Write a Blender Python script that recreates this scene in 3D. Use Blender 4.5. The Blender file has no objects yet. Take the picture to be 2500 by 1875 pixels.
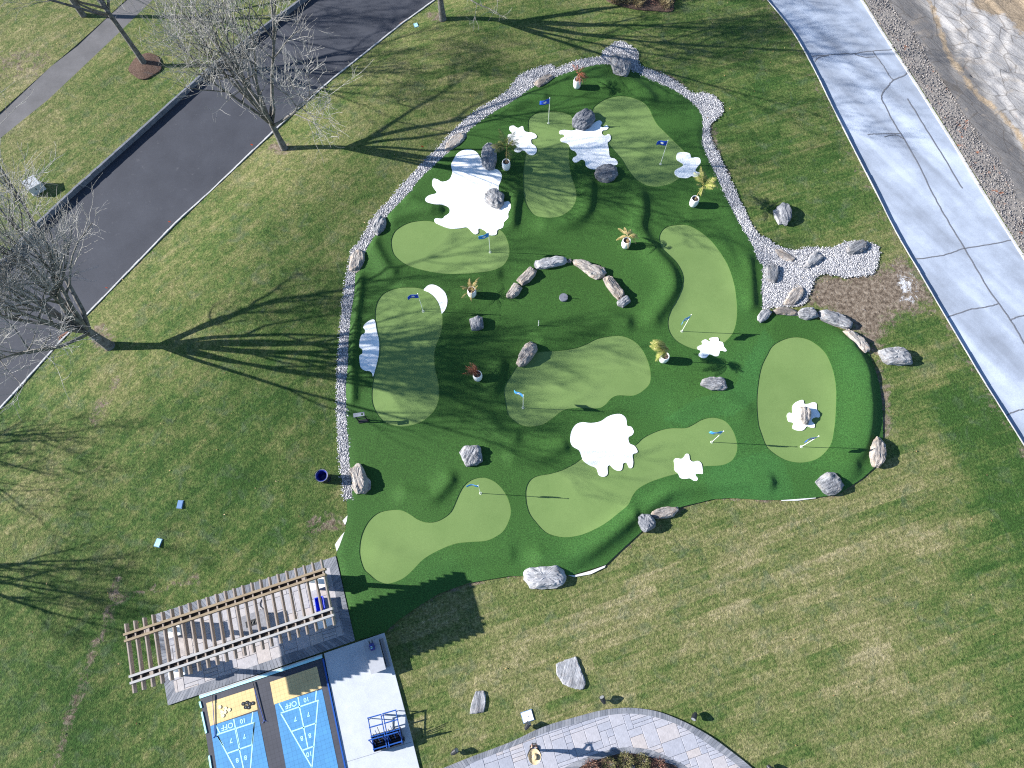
import bpy, bmesh, math, random
import numpy as np
from mathutils import Vector, Matrix, noise as mnoise
from mathutils.geometry import delaunay_2d_cdt

random.seed(7); RNG = np.random.default_rng(7)
SC = bpy.context.scene
COL = SC.collection

# ------------------------------------------------------------------ camera
CAM_H = 32.0
F_PX, TILT, ROLL = 1607.88, 0.34166, -0.02543          # measured from the flag poles
SUN_EL, SUN_AZ = 0.4528, -0.0845                       # elevation; heading in which shadows fall
CX, CY = 1250.0, 937.5
_fwd = np.array([0, math.sin(TILT), -math.cos(TILT)])
_up0 = np.array([0, math.cos(TILT), math.sin(TILT)]); _ri0 = np.array([1.0, 0, 0])
_ri = _ri0*math.cos(ROLL) + _up0*math.sin(ROLL)
_up = -_ri0*math.sin(ROLL) + _up0*math.cos(ROLL)
cd = bpy.data.cameras.new('camera'); cam = bpy.data.objects.new('camera', cd); COL.objects.link(cam)
cd.sensor_width = 36.0; cd.lens = F_PX/2500*36.0; cd.clip_start = 0.1; cd.clip_end = 2000
M = Matrix.Identity(4)
for i in range(3):
    M[i][0] = _ri[i]; M[i][1] = _up[i]; M[i][2] = -_fwd[i]
M[2][3] = CAM_H
cam.matrix_world = M
SC.camera = cam

# ------------------------------------------------------------------ light
w = bpy.data.worlds.new('World'); SC.world = w; w.use_nodes = True
wn = w.node_tree.nodes; wl = w.node_tree.links
sky = wn.new('ShaderNodeTexSky'); sky.sky_type = 'NISHITA'; sky.sun_disc = False
sky.sun_elevation = SUN_EL
SUN_FROM = SUN_AZ + math.pi
sky.sun_rotation = math.pi/2 - SUN_FROM
sky.air_density = 1.0; sky.dust_density = 0.0; sky.ozone_density = 3.5
wl.new(sky.outputs[0], wn['Background'].inputs[0]); wn['Background'].inputs[1].default_value = 0.078
sd = bpy.data.lights.new('sun', 'SUN'); sd.energy = 5.0; sd.angle = math.radians(0.53); sd.color = (1.0, 0.968, 0.915)
so = bpy.data.objects.new('sun', sd); COL.objects.link(so)
so.rotation_euler = Vector((math.cos(SUN_AZ)*math.cos(SUN_EL), math.sin(SUN_AZ)*math.cos(SUN_EL), -math.sin(SUN_EL))).to_track_quat('-Z', 'Y').to_euler()
so.location = (-40, 5, 30)
vs = SC.view_settings
vs.view_transform = 'Standard'; vs.look = 'None'; vs.exposure = 1.3; vs.gamma = 1.0; vs.use_curve_mapping = False
SC.cycles.use_denoising = False; SC.cycles.filter_width = 1.15; SC.cycles.max_bounces = 5; SC.cycles.diffuse_bounces = 3

# ------------------------------------------------------------------ survey: photo positions to metres on the ground
def G(px, py, z=0.0):
    d = _fwd + _ri*((px-CX)/F_PX) - _up*((py-CY)/F_PX)
    s = (z-CAM_H)/d[2]
    return (d[0]*s, d[1]*s)
K = 640/2212
TX = {'1': 0, '2': 620, '3': 1240, '4': 1860}; TY = {'a': 0, 'b': 465, 'c': 930, 'd': 1395}
ZO = {'z1': (280, 1360, 320), 'z2': (560, 1340, 320), 'z3': (470, 1580, 320), 'z4': (840, 1690, 240), 'z5': (1260, 1780, 240),
      'z6': (850, 970, 160), 'z8': (1340, 700, 100*2212/1659), 'y2': (1190, 300, 160), 'y7': (960, 660, 160), 'z7': (860, 1530, 120*2212/1531)}
def T(t, x, y):
    if t in ZO:
        ox, oy, wd = ZO[t]; return (ox+x*wd/2212, oy+y*wd/2212)
    return (TX[t[1]]+x*K, TY[t[0]]+y*K)
def P(*a, z=0.0):
    """P('a3', (x,y),..., 'b3', (x,y)...) -> list of ground points"""
    out = []; t = None
    for q in a:
        if isinstance(q, str): t = q
        else: out.append(G(*T(t, *q), z))
    return out
def N(*pts, z=0.0): return [G(x, y, z) for x, y in pts]
def catmull(p, n=5, closed=True):
    out = []; m = len(p)
    rng = range(m) if closed else range(m-1)
    for i in rng:
        if closed: a, b, c, d = p[i-1], p[i], p[(i+1) % m], p[(i+2) % m]
        else: a, b, c, d = p[max(i-1, 0)], p[i], p[i+1], p[min(i+2, m-1)]
        for k in range(n):
            t = k/n; t2 = t*t; t3 = t2*t
            out.append(tuple(0.5*(2*b[j]+(c[j]-a[j])*t+(2*a[j]-5*b[j]+4*c[j]-d[j])*t2+(3*b[j]-a[j]-3*c[j]+d[j])*t3) for j in range(2)))
    if not closed: out.append(tuple(p[-1]))
    return out
def inside(pts, poly):
    pts = np.asarray(pts, float); x, y = pts[:, 0], pts[:, 1]; r = np.zeros(len(pts), bool)
    n = len(poly); j = n-1
    for i in range(n):
        xi, yi = poly[i]; xj, yj = poly[j]
        if yi != yj:
            c = ((yi > y) != (yj > y)) & (x < (xj-xi)*(y-yi)/(yj-yi)+xi)
            r ^= c
        j = i
    return r
def dseg(pts, poly, closed=True):
    pts = np.asarray(pts, float); d = np.full(len(pts), 1e9); n = len(poly)
    for i in range(n if closed else n-1):
        a = np.array(poly[i]); b = np.array(poly[(i+1) % n]); ab = b-a; L = ab@ab
        if L < 1e-12: continue
        t = np.clip(((pts-a)@ab)/L, 0, 1)
        q = pts-a-t[:, None]*ab
        d = np.minimum(d, np.hypot(q[:, 0], q[:, 1]))
    return d
def area(p): return 0.5*sum(p[i-1][0]*p[i][1]-p[i][0]*p[i-1][1] for i in range(len(p)))
def resample(p, n):
    q = list(p)+[p[0]]; L = [0]
    for i in range(len(q)-1): L.append(L[-1]+math.dist(q[i], q[i+1]))
    out = []; k = 0
    for i in range(n):
        s = L[-1]*i/n
        while L[k+1] < s: k += 1
        t = (s-L[k])/max(L[k+1]-L[k], 1e-9)
        out.append((q[k][0]+(q[k+1][0]-q[k][0])*t, q[k][1]+(q[k+1][1]-q[k][1])*t))
    return out

# ------------------------------------------------------------------ materials
def lin(r, g=None, b=None):
    if g is None: g = b = r
    return (r, g, b, 1.0)
class Mat:
    def __init__(s, name, rough=0.85, spec=0.25):
        s.m = bpy.data.materials.new(name); s.m.use_nodes = True; s.nt = s.m.node_tree
        s.b = s.nt.nodes['Principled BSDF']; s.b.inputs['Roughness'].default_value = rough
        s.b.inputs['Specular IOR Level'].default_value = spec
        s._oc = None
    def n(s, t): return s.nt.nodes.new(t)
    def link(s, a, b): s.nt.links.new(a, b)
    def put(s, sock, v):
        if hasattr(v, 'links'): s.link(v, sock)
        else: sock.default_value = v
    def co(s):
        if s._oc is None: s._oc = s.n('ShaderNodeTexCoord').outputs['Object']
        return s._oc
    def mp(s, scale=(1, 1, 1), rot=0.0, vec=None):
        # rotate about z first, then stretch
        m1 = s.n('ShaderNodeMapping'); m1.inputs['Rotation'].default_value = (0, 0, rot); s.link(vec or s.co(), m1.inputs[0])
        m2 = s.n('ShaderNodeMapping'); m2.inputs['Scale'].default_value = scale; s.link(m1.outputs[0], m2.inputs[0])
        return m2.outputs[0]
    def noise(s, scale, detail=4, rough=0.55, vec=None, dist=0.0):
        t = s.n('ShaderNodeTexNoise'); t.inputs['Scale'].default_value = scale; t.inputs['Detail'].default_value = detail
        t.inputs['Roughness'].default_value = rough; t.inputs['Distortion'].default_value = dist
        s.link(vec or s.co(), t.inputs['Vector']); return t.outputs['Fac']
    def voro(s, scale, feature='F1', vec=None, out='Distance'):
        t = s.n('ShaderNodeTexVoronoi'); t.feature = feature; t.inputs['Scale'].default_value = scale
        s.link(vec or s.co(), t.inputs['Vector']); return t.outputs[out]
    def ramp(s, fac, *st):
        r = s.n('ShaderNodeValToRGB'); e = r.color_ramp.elements
        while len(e) < len(st): e.new(0.5)
        for el, (p, c) in zip(e, st): el.position = p; el.color = c if len(c) == 4 else (*c, 1)
        s.put(r.inputs[0], fac); return r.outputs[0]
    def mix(s, f, a, b, mode='MIX'):
        x = s.n('ShaderNodeMix'); x.data_type = 'RGBA'; x.blend_type = mode
        s.put(x.inputs[0], f); s.put(x.inputs[6], a); s.put(x.inputs[7], b); return x.outputs[2]
    def math(s, op, a, b=0.0, c=None, clamp=False):
        x = s.n('ShaderNodeMath'); x.operation = op; x.use_clamp = clamp
        s.put(x.inputs[0], a); s.put(x.inputs[1], b)
        if c is not None: s.put(x.inputs[2], c)
        return x.outputs[0]
    def rng(s, v, a, b, c=0.0, d=1.0):
        x = s.n('ShaderNodeMapRange'); x.clamp = True; s.put(x.inputs[0], v)
        for i, q in enumerate((a, b, c, d)): x.inputs[i+1].default_value = q
        return x.outputs[0]
    def attr(s, name):
        a = s.n('ShaderNodeAttribute'); a.attribute_name = name; return a.outputs['Fac']
    def island(s): return s.n('ShaderNodeNewGeometry').outputs['Random Per Island']
    def objrand(s): return s.n('ShaderNodeObjectInfo').outputs['Random']
    def color(s, c): s.put(s.b.inputs['Base Color'], c); return s
    def bump(s, h, strength=0.5, dist=0.02, prev=None):
        x = s.n('ShaderNodeBump'); x.inputs['Strength'].default_value = strength; x.inputs['Distance'].default_value = dist
        s.link(h, x.inputs['Height'])
        if prev is not None: s.link(prev, x.inputs['Normal'])
        s.link(x.outputs[0], s.b.inputs['Normal']); return x.outputs[0]
MATS = {}
def simple(name, col, rough=0.6, spec=0.3, var=0.12, scale=8.0, metal=0.0, bump=0.0):
    m = Mat(name, rough, spec)
    f = m.noise(scale, 5, 0.6)
    m.color(m.mix(1.0, lin(*col), m.ramp(f, (0.3, lin(1-var)), (0.7, lin(1+var))), 'MULTIPLY'))
    m.b.inputs['Metallic'].default_value = metal
    if bump: m.bump(f, bump, 0.01)
    MATS[name] = m.m; return m.m

def build_mats():
    # ---- lawn
    m = Mat('lawn', 0.9, 0.15)
    dry = m.attr('dry'); bare = m.attr('bare'); lime = m.attr('lime'); rdir = m.attr('left')  # dryness tone also carries painted slope shade left of the course
    n1 = m.noise(0.55, 6, 0.62, dist=0.6)
    sa = m.mp((0.22, 3.2, 1), math.radians(-17)); sb = m.mp((0.30, 2.2, 1), math.radians(-43))
    st1 = m.noise(1.0, 5, 0.65, vec=sa); st2 = m.noise(1.0, 5, 0.65, vec=sb)
    st = m.math('ADD', m.math('MULTIPLY', st1, m.math('SUBTRACT', 1.0, rdir)), m.math('MULTIPLY', st2, rdir))
    mid = m.noise(3.4, 5, 0.7)
    fine = m.noise(9.0, 3, 0.8)
    vf = m.noise(24.0, 2, 0.8)
    f = m.math('ADD', dry, m.math('MULTIPLY', m.math('SUBTRACT', n1, 0.5), 0.75))
    f = m.math('ADD', f, m.math('MULTIPLY', m.math('SUBTRACT', st, 0.5), 1.05))
    f = m.math('ADD', f, m.math('MULTIPLY', m.math('SUBTRACT', mid, 0.5), 0.85))
    f = m.math('ADD', f, m.math('MULTIPLY', m.math('MULTIPLY', m.math('SUBTRACT', m.noise(1.7, 8, 0.8, dist=0.4), 0.5), 0.9), rdir))
    sod = m.n('ShaderNodeTexBrick'); m.link(m.mp((1, 1, 1), math.radians(-17)), sod.inputs['Vector']); sod.inputs['Scale'].default_value = 1.0; sod.inputs['Brick Width'].default_value = 2.6; sod.inputs['Row Height'].default_value = 0.62; sod.inputs['Mortar Size'].default_value = 0.02; sod.inputs['Mortar Smooth'].default_value = 1.0
    sod.inputs['Color1'].default_value = lin(0.0); sod.inputs['Color2'].default_value = lin(1.0); sod.inputs['Mortar'].default_value = lin(0.85)
    f = m.math('ADD', f, m.math('MULTIPLY', m.math('MULTIPLY', m.math('SUBTRACT', sod.outputs['Color'], 0.5), 0.28), m.math('SUBTRACT', 1.0, rdir)))
    f = m.math('ADD', f, m.math('MULTIPLY', m.math('SUBTRACT', fine, 0.5), 0.75))
    c = m.ramp(f, (0.0, lin(0.036, 0.082, 0.017)), (0.28, lin(0.076, 0.117, 0.030)), (0.52, lin(0.133, 0.150, 0.051)),
               (0.78, lin(0.205, 0.193, 0.086)), (1.0, lin(0.29, 0.252, 0.14)))
    # bluish-green clumps of coarser grass
    c = m.mix(m.math('MULTIPLY', m.rng(m.noise(1.1, 4, 0.6, dist=1.0), 0.54, 0.70), 0.5), c, lin(0.082, 0.112, 0.066))
    g = m.ramp(m.math('ADD', m.math('MULTIPLY', fine, 0.5), m.math('MULTIPLY', vf, 0.5)), (0.35, lin(0.42)), (0.50, lin(0.97)), (0.65, lin(1.6)))
    c = m.mix(1.0, c, g, 'MULTIPLY')
    soil = m.ramp(m.noise(5.0, 6, 0.7), (0.36, lin(0.075, 0.056, 0.041)), (0.5, lin(0.165, 0.128, 0.096)), (0.64, lin(0.28, 0.23, 0.18)))
    bm = m.rng(m.math('ADD', bare, m.math('MULTIPLY', m.math('SUBTRACT', m.noise(2.2, 7, 0.8, dist=0.8), 0.5), 2.0)), 0.42, 0.66)
    c = m.mix(bm, c, soil)
    lm = m.rng(m.math('ADD', lime, m.math('MULTIPLY', m.math('SUBTRACT', m.noise(1.7, 7, 0.85, dist=1.0), 0.5), 2.6)), 0.72, 0.95)
    c = m.mix(lm, c, lin(0.62, 0.63, 0.66))
    m.color(c)
    h = m.math('ADD', m.math('MULTIPLY', fine, 0.7), m.math('MULTIPLY', vf, 0.5))
    m.bump(h, 0.9, 0.075)
    MATS['lawn'] = m.m
    # ---- turf
    m = Mat('turf', 0.8, 0.2)
    nap_sheen = m.attr('nap_sheen'); fine = m.noise(22.0, 4, 0.75); big = m.noise(0.45, 4, 0.6, dist=0.5)  # tint paints in the sheen of fibre lean and view angle
    f = m.math('ADD', nap_sheen, m.math('MULTIPLY', m.math('SUBTRACT', big, 0.5), 0.55))
    c = m.ramp(f, (0.0, lin(0.026, 0.072, 0.012)), (0.5, lin(0.032, 0.090, 0.017)), (1.0, lin(0.036, 0.115, 0.027)))
    c = m.mix(1.0, c, m.ramp(fine, (0.34, lin(0.5)), (0.5, lin(1.0)), (0.66, lin(1.7))), 'MULTIPLY')
    m.color(c); m.bump(fine, 0.45, 0.02); MATS['turf'] = m.m
    # ---- green
    m = Mat('green', 0.85, 0.15)
    fine = m.noise(34.0, 3, 0.7); big = m.noise(0.5, 5, 0.6)
    c = m.ramp(big, (0.3, lin(0.126, 0.198, 0.062)), (0.7, lin(0.154, 0.230, 0.076)))
    c = m.mix(1.0, c, m.ramp(fine, (0.3, lin(0.86)), (0.7, lin(1.14))), 'MULTIPLY')
    m.color(c); m.bump(fine, 0.15, 0.006); MATS['green'] = m.m
    # ---- white bunker turf
    m = Mat('white_turf', 0.9, 0.1)
    d = m.noise(1.3, 6, 0.7); fine = m.noise(30, 3, 0.7)
    c = m.ramp(d, (0.32, lin(0.66, 0.69, 0.72)), (0.5, lin(0.84, 0.85, 0.86)))
    sp = m.rng(m.noise(7.0, 2, 0.5), 0.70, 0.74); c = m.mix(m.math('MULTIPLY', sp, 0.5), c, lin(0.3, 0.27, 0.24))
    m.color(c); m.bump(fine, 0.3, 0.01); MATS['white_turf'] = m.m
    # ---- asphalt
    m = Mat('asphalt', 0.85, 0.3)
    c = m.ramp(m.noise(0.5, 6, 0.65), (0.3, lin(0.036, 0.039, 0.051)), (0.7, lin(0.053, 0.057, 0.072)))
    c = m.mix(m.math('MULTIPLY', m.rng(m.noise(3.0, 5, 0.7), 0.62, 0.75), 0.35), c, lin(0.15, 0.15, 0.16))
    f = m.noise(45, 3, 0.7); c = m.mix(1.0, c, m.ramp(f, (0.3, lin(0.75)), (0.7, lin(1.25))), 'MULTIPLY')
    m.color(c); m.bump(f, 0.3, 0.006); MATS['asphalt'] = m.m
    m = Mat('path_asphalt', 0.9, 0.25)
    c = m.ramp(m.noise(0.8, 6, 0.65), (0.3, lin(0.100, 0.097, 0.100)), (0.7, lin(0.145, 0.14, 0.145)))
    f = m.noise(45, 3, 0.7); c = m.mix(1.0, c, m.ramp(f, (0.3, lin(0.8)), (0.7, lin(1.2))), 'MULTIPLY')
    m.color(c); m.bump(f, 0.3, 0.006); MATS['path_asphalt'] = m.m
    # ---- worn grey road
    m = Mat('grey_road', 0.85, 0.25)
    ra = math.radians(57)
    trk = m.noise(1.0, 3, 0.5, vec=m.mp((0.07, 0.9, 1), ra)); big = m.noise(0.35, 6, 0.7)
    f = m.math('ADD', m.math('MULTIPLY', trk, 0.6), m.math('MULTIPLY', big, 0.5))
    c = m.ramp(f, (0.40, lin(0.205, 0.23, 0.28)), (0.55, lin(0.30, 0.34, 0.415)), (0.68, lin(0.42, 0.47, 0.56)))
    c = m.mix(m.rng(m.noise(0.9, 4, 0.6, dist=1.5), 0.70, 0.80), c, lin(0.42, 0.38, 0.33))
    sp = m.noise(26, 3, 0.75); c = m.mix(1.0, c, m.ramp(sp, (0.3, lin(0.86)), (0.7, lin(1.15))), 'MULTIPLY')
    m.color(c); m.bump(sp, 0.25, 0.006); MATS['grey_road'] = m.m
    # ---- concrete
    for nm, a, b in (('pad_concrete', (0.41, 0.435, 0.475), (0.50, 0.525, 0.56)), ('kerb_concrete', (0.34, 0.34, 0.35), (0.56, 0.55, 0.54)), ('kerb_grey', (0.10, 0.11, 0.13), (0.20, 0.21, 0.24)), ('kerb_white', (0.5, 0.5, 0.5), (0.75, 0.74, 0.72))):
        m = Mat(nm, 0.85, 0.25); f = m.noise(1.4, 7, 0.7); g = m.noise(30, 2, 0.6)
        c = m.mix(1.0, m.ramp(f, (0.3, lin(*a)), (0.7, lin(*b))), m.ramp(g, (0.3, lin(0.93)), (0.7, lin(1.07))), 'MULTIPLY')
        m.color(c); m.bump(g, 0.15, 0.004); MATS[nm] = m.m
    # ---- rocks: banded, local x is the grain
    for nm, a, b, c3, tan in (('rock_dark', (0.075, 0.082, 0.10), (0.17, 0.175, 0.195), (0.26, 0.26, 0.275), 0.0),
                              ('rock_grey', (0.095, 0.10, 0.11), (0.20, 0.205, 0.22), (0.31, 0.312, 0.325), 0.25),
                              ('rock_tan', (0.125, 0.11, 0.10), (0.265, 0.24, 0.222), (0.39, 0.365, 0.335), 0.65),
                              ('rock_pale', (0.135, 0.137, 0.147), (0.28, 0.283, 0.30), (0.42, 0.42, 0.435), 0.2)):
        m = Mat(nm, 0.85, 0.3)
        gr = m.noise(1.0, 7, 0.72, vec=m.mp((1.3, 15, 15)), dist=0.35)
        bl = m.noise(2.2, 5, 0.6); fi = m.noise(28, 4, 0.75)
        f = m.math('ADD', m.math('MULTIPLY', gr, 0.62), m.math('MULTIPLY', bl, 0.4))
        f = m.math('ADD', f, m.math('MULTIPLY', m.math('SUBTRACT', m.objrand(), 0.5), 0.10))
        c = m.ramp(f, (0.42, lin(*a)), (0.51, lin(*b)), (0.61, lin(*c3)))
        c = m.mix(m.math('MULTIPLY', m.rng(m.noise(3.1, 5, 0.6, dist=1.0), 0.5, 0.68), tan), c, lin(0.36, 0.26, 0.19))
        c = m.mix(1.0, c, m.ramp(fi, (0.3, lin(0.8)), (0.7, lin(1.2))), 'MULTIPLY')
        m.color(c); pv = m.bump(gr, 0.7, 0.05); m.bump(fi, 0.35, 0.015, pv); MATS[nm] = m.m
    # ---- ledge
    m = Mat('ledge', 0.88, 0.25)
    ra = math.radians(57)
    gr = m.noise(1.0, 8, 0.75, vec=m.mp((0.35, 6.0, 1), ra), dist=0.06); bl = m.noise(0.7, 6, 0.7, dist=0.7); fi = m.noise(14, 5, 0.75)
    zone = m.attr('zone')
    f = m.math('ADD', m.math('ADD', m.math('MULTIPLY', gr, 0.40), m.math('MULTIPLY', bl, 0.50)), m.math('MULTIPLY', m.math('SUBTRACT', zone, 0.5), 0.55))
    c = m.ramp(f, (0.24, lin(0.125, 0.12, 0.12)), (0.42, lin(0.19, 0.183, 0.18)), (0.60, lin(0.26, 0.25, 0.247)), (0.85, lin(0.40, 0.388, 0.385)))
    c = m.mix(m.math('MULTIPLY', m.rng(m.noise(0.9, 6, 0.7, dist=1.0), 0.54, 0.68), 0.45), c, lin(0.30, 0.245, 0.19))
    c = m.mix(m.math('MULTIPLY', m.rng(m.noise(1.6, 6, 0.8, dist=0.5, vec=m.mp((0.5, 2.2, 1), ra)), 0.63, 0.70), 0.6), c, lin(0.30, 0.15, 0.09))
    dg = m.attr('dirt'); dgm = m.rng(m.math('ADD', dg, m.math('MULTIPLY', m.math('SUBTRACT', m.noise(2.0, 6, 0.75), 0.5), 1.0)), 0.42, 0.60)
    c = m.mix(dgm, c, m.ramp(m.noise(6, 5, 0.75), (0.3, lin(0.16, 0.125, 0.085)), (0.7, lin(0.34, 0.265, 0.19))))
    vv = m.mp((0.5, 1.5, 1), ra); ck = m.voro(1.0, 'DISTANCE_TO_EDGE', vv); ck2 = m.voro(2.7, 'DISTANCE_TO_EDGE', vv)
    c = m.mix(m.rng(ck, 0.0, 0.035, 0.65, 0.0), c, lin(0.07, 0.06, 0.052)); c = m.mix(m.rng(ck2, 0.0, 0.03, 0.35, 0.0), c, lin(0.10, 0.085, 0.075))
    c = m.mix(1.0, c, m.ramp(fi, (0.3, lin(0.75)), (0.7, lin(1.25))), 'MULTIPLY')
    m.color(c); pv = m.bump(gr, 0.7, 0.07); m.bump(fi, 0.5, 0.03, pv); MATS['ledge'] = m.m
    # ---- pebbles
    for nm, st in (('pebble', ((0.0, lin(0.14, 0.144, 0.165)), (0.3, lin(0.29, 0.292, 0.315)), (0.65, lin(0.43, 0.42, 0.435)), (1.0, lin(0.66, 0.64, 0.63)))),
                   ('rubble', ((0.0, lin(0.075, 0.072, 0.076)), (0.4, lin(0.15, 0.143, 0.147)), (0.75, lin(0.21, 0.19, 0.18)), (1.0, lin(0.33, 0.30, 0.28))))):
        m = Mat(nm, 0.8, 0.3); m.color(m.ramp(m.island(), *st)); MATS[nm] = m.m
    m = Mat('gravel_bed', 0.95, 0.1); f = m.noise(18, 4, 0.75)
    m.color(m.ramp(f, (0.3, lin(0.16, 0.155, 0.16)), (0.7, lin(0.42, 0.41, 0.42)))); m.bump(f, 0.8, 0.03); MATS['gravel_bed'] = m.m
    m = Mat('rubble_bed', 0.95, 0.1); f = m.noise(9, 6, 0.8)
    c = m.ramp(f, (0.3, lin(0.13, 0.12, 0.115)), (0.7, lin(0.33, 0.30, 0.27)))
    c = m.mix(m.rng(m.noise(1.2, 5, 0.7, dist=1.0), 0.58, 0.66), c, lin(0.30, 0.13, 0.075))
    m.color(c); m.bump(f, 0.9, 0.04); MATS['rubble_bed'] = m.m
    # ---- mulch
    m = Mat('mulch', 0.95, 0.1); f = m.noise(14, 6, 0.8)
    m.color(m.ramp(f, (0.3, lin(0.045, 0.028, 0.022)), (0.5, lin(0.11, 0.072, 0.056)), (0.7, lin(0.21, 0.15, 0.12)))); m.bump(f, 1.0, 0.05); MATS['mulch'] = m.m
    # ---- bark
    for nm, a, b in (('bark', (0.075, 0.07, 0.065), (0.22, 0.21, 0.195)), ('twig', (0.24, 0.232, 0.22), (0.46, 0.445, 0.42))):
        m = Mat(nm, 0.9, 0.2); f = m.noise(5, 5, 0.7)
        c = m.ramp(f, (0.35, lin(*a)), (0.65, lin(*b)))
        m.color(c); m.bump(m.noise(22, 4, 0.7), 0.6, 0.02); MATS[nm] = m.m
    # ---- pavers
    m = Mat('paver', 0.8, 0.3); r = m.objrand(); f = m.noise(5, 6, 0.7, dist=0.6); fi = m.noise(22, 4, 0.7)
    c = m.ramp(r, (0.0, lin(0.305, 0.315, 0.365)), (0.4, lin(0.36, 0.362, 0.405)), (0.75, lin(0.385, 0.375, 0.405)), (1.0, lin(0.425, 0.385, 0.375)))
    c = m.mix(1.0, c, m.ramp(f, (0.3, lin(0.84)), (0.7, lin(1.12))), 'MULTIPLY')
    m.color(c); pv = m.bump(f, 0.5, 0.02); m.bump(fi, 0.25, 0.006, pv); MATS['paver'] = m.m
    m = Mat('patio_paver', 0.8, 0.3); r = m.objrand(); f = m.noise(5, 6, 0.7, dist=0.6); fi = m.noise(22, 4, 0.7)
    c = m.ramp(r, (0.0, lin(0.34, 0.335, 0.36)), (0.4, lin(0.39, 0.375, 0.39)), (0.75, lin(0.415, 0.39, 0.39)), (1.0, lin(0.44, 0.385, 0.355)))
    c = m.mix(1.0, c, m.ramp(f, (0.3, lin(0.82)), (0.7, lin(1.14))), 'MULTIPLY')
    m.color(c); pv = m.bump(f, 0.5, 0.02); m.bump(fi, 0.25, 0.006, pv); MATS['patio_paver'] = m.m
    m = Mat('border_paver', 0.8, 0.3); r = m.island(); f = m.noise(9, 5, 0.7)
    c = m.ramp(r, (0.0, lin(0.13, 0.14, 0.165)), (0.5, lin(0.185, 0.195, 0.22)), (1.0, lin(0.245, 0.25, 0.275)))
    c = m.mix(1.0, c, m.ramp(f, (0.3, lin(0.85)), (0.7, lin(1.15))), 'MULTIPLY')
    m.color(c); m.bump(f, 0.4, 0.012); MATS['border_paver'] = m.m
    # ---- court tiles: moulded 30 cm grid
    def tile(nm, col, rot):
        m = Mat(nm, 0.55, 0.35); v = m.mp((1, 1, 1), rot)
        b = m.n('ShaderNodeTexBrick'); b.offset = 0.0; m.link(v, b.inputs['Vector'])
        b.inputs['Scale'].default_value = 1.0; b.inputs['Brick Width'].default_value = 0.18; b.inputs['Row Height'].default_value = 0.18
        b.inputs['Mortar Size'].default_value = 0.006; b.inputs['Mortar Smooth'].default_value = 0.3
        b.inputs['Color1'].default_value = lin(*col); b.inputs['Color2'].default_value = lin(*[q*0.94 for q in col]); b.inputs['Mortar'].default_value = lin(*[q*0.62 for q in col])
        f = m.noise(1.5, 5, 0.6)
        m.color(m.mix(1.0, b.outputs['Color'], m.ramp(f, (0.3, lin(0.9)), (0.7, lin(1.1))), 'MULTIPLY'))
        MATS[nm] = m.m
    for nm, col in (('tile_black', (0.058, 0.06, 0.075)), ('tile_blue', (0.07, 0.245, 0.48)), ('tile_yellow', (0.66, 0.49, 0.235))): tile(nm, col, math.radians(-17.5))
    # ---- plain ones
    simple('line_paint', (0.42, 0.74, 0.80), 0.6, var=0.05)
    simple('white_paint', (0.80, 0.80, 0.79), 0.5, var=0.04)
    simple('pot_white', (0.82, 0.82, 0.81), 0.35, 0.4, var=0.03)
    simple('soil', (0.09, 0.065, 0.055), 0.95, var=0.5, scale=20, bump=0.8)
    simple('flag_blue', (0.018, 0.075, 0.52), 0.7, var=0.25, scale=5)
    simple('flag_sky', (0.05, 0.28, 0.68), 0.7, var=0.25, scale=5)
    simple('pole_white', (0.80, 0.82, 0.76), 0.4, 0.4, var=0.03)
    simple('black_metal', (0.016, 0.017, 0.020), 0.45, 0.5, var=0.3)
    simple('grey_metal', (0.30, 0.31, 0.34), 0.4, 0.5, var=0.1, metal=0.4)
    simple('bag_blue', (0.012, 0.022, 0.20), 0.4, 0.5, var=0.6, scale=9, bump=0.8)
    simple('cart_blue', (0.010, 0.075, 0.33), 0.4, 0.5, var=0.08)
    simple('cart_black', (0.015, 0.016, 0.022), 0.6, 0.3, var=0.4, scale=25)
    simple('bin_blue', (0.015, 0.06, 0.68), 0.35, 0.5, var=0.06)
    simple('box_grey', (0.46, 0.48, 0.50), 0.5, 0.4, var=0.08)
    simple('bench_grey', (0.36, 0.37, 0.40), 0.6, 0.3, var=0.08)
    simple('stone_grey', (0.22, 0.22, 0.24), 0.8, 0.3, var=0.25, scale=14, bump=0.4)
    simple('disc_grey', (0.15, 0.155, 0.19), 0.8, 0.3, var=0.12, scale=14)
    simple('orange', (0.75, 0.10, 0.03), 0.6, var=0.1)
    simple('lid_teal', (0.35, 0.62, 0.64), 0.5, 0.4, var=0.1)
    simple('lid_blue', (0.10, 0.20, 0.38), 0.5, 0.4, var=0.1)
    simple('rust', (0.20, 0.10, 0.07), 0.8, var=0.3, scale=14)
    simple('crack', (0.125, 0.13, 0.148), 0.7, var=0.2, scale=12)
    simple('hat_straw', (0.62, 0.48, 0.28), 0.8, var=0.12, scale=30)
    simple('hat_band', (0.03, 0.025, 0.02), 0.8)
    simple('jacket', (0.018, 0.019, 0.023), 0.85, var=0.4, scale=14)
    simple('trousers', (0.04, 0.045, 0.06), 0.85, var=0.3, scale=14)
    simple('skin', (0.52, 0.30, 0.22), 0.6, var=0.06)
    simple('hair', (0.06, 0.04, 0.03), 0.8)
    simple('shoe', (0.03, 0.03, 0.03), 0.7)
    simple('puck_dark', (0.018, 0.018, 0.022), 0.5, 0.4)
    simple('puck_pale', (0.74, 0.66, 0.42), 0.5, 0.4, var=0.05)
    simple('cue_blue', (0.02, 0.06, 0.28), 0.4, 0.5)
    simple('hose', (0.03, 0.03, 0.03), 0.6)
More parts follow.
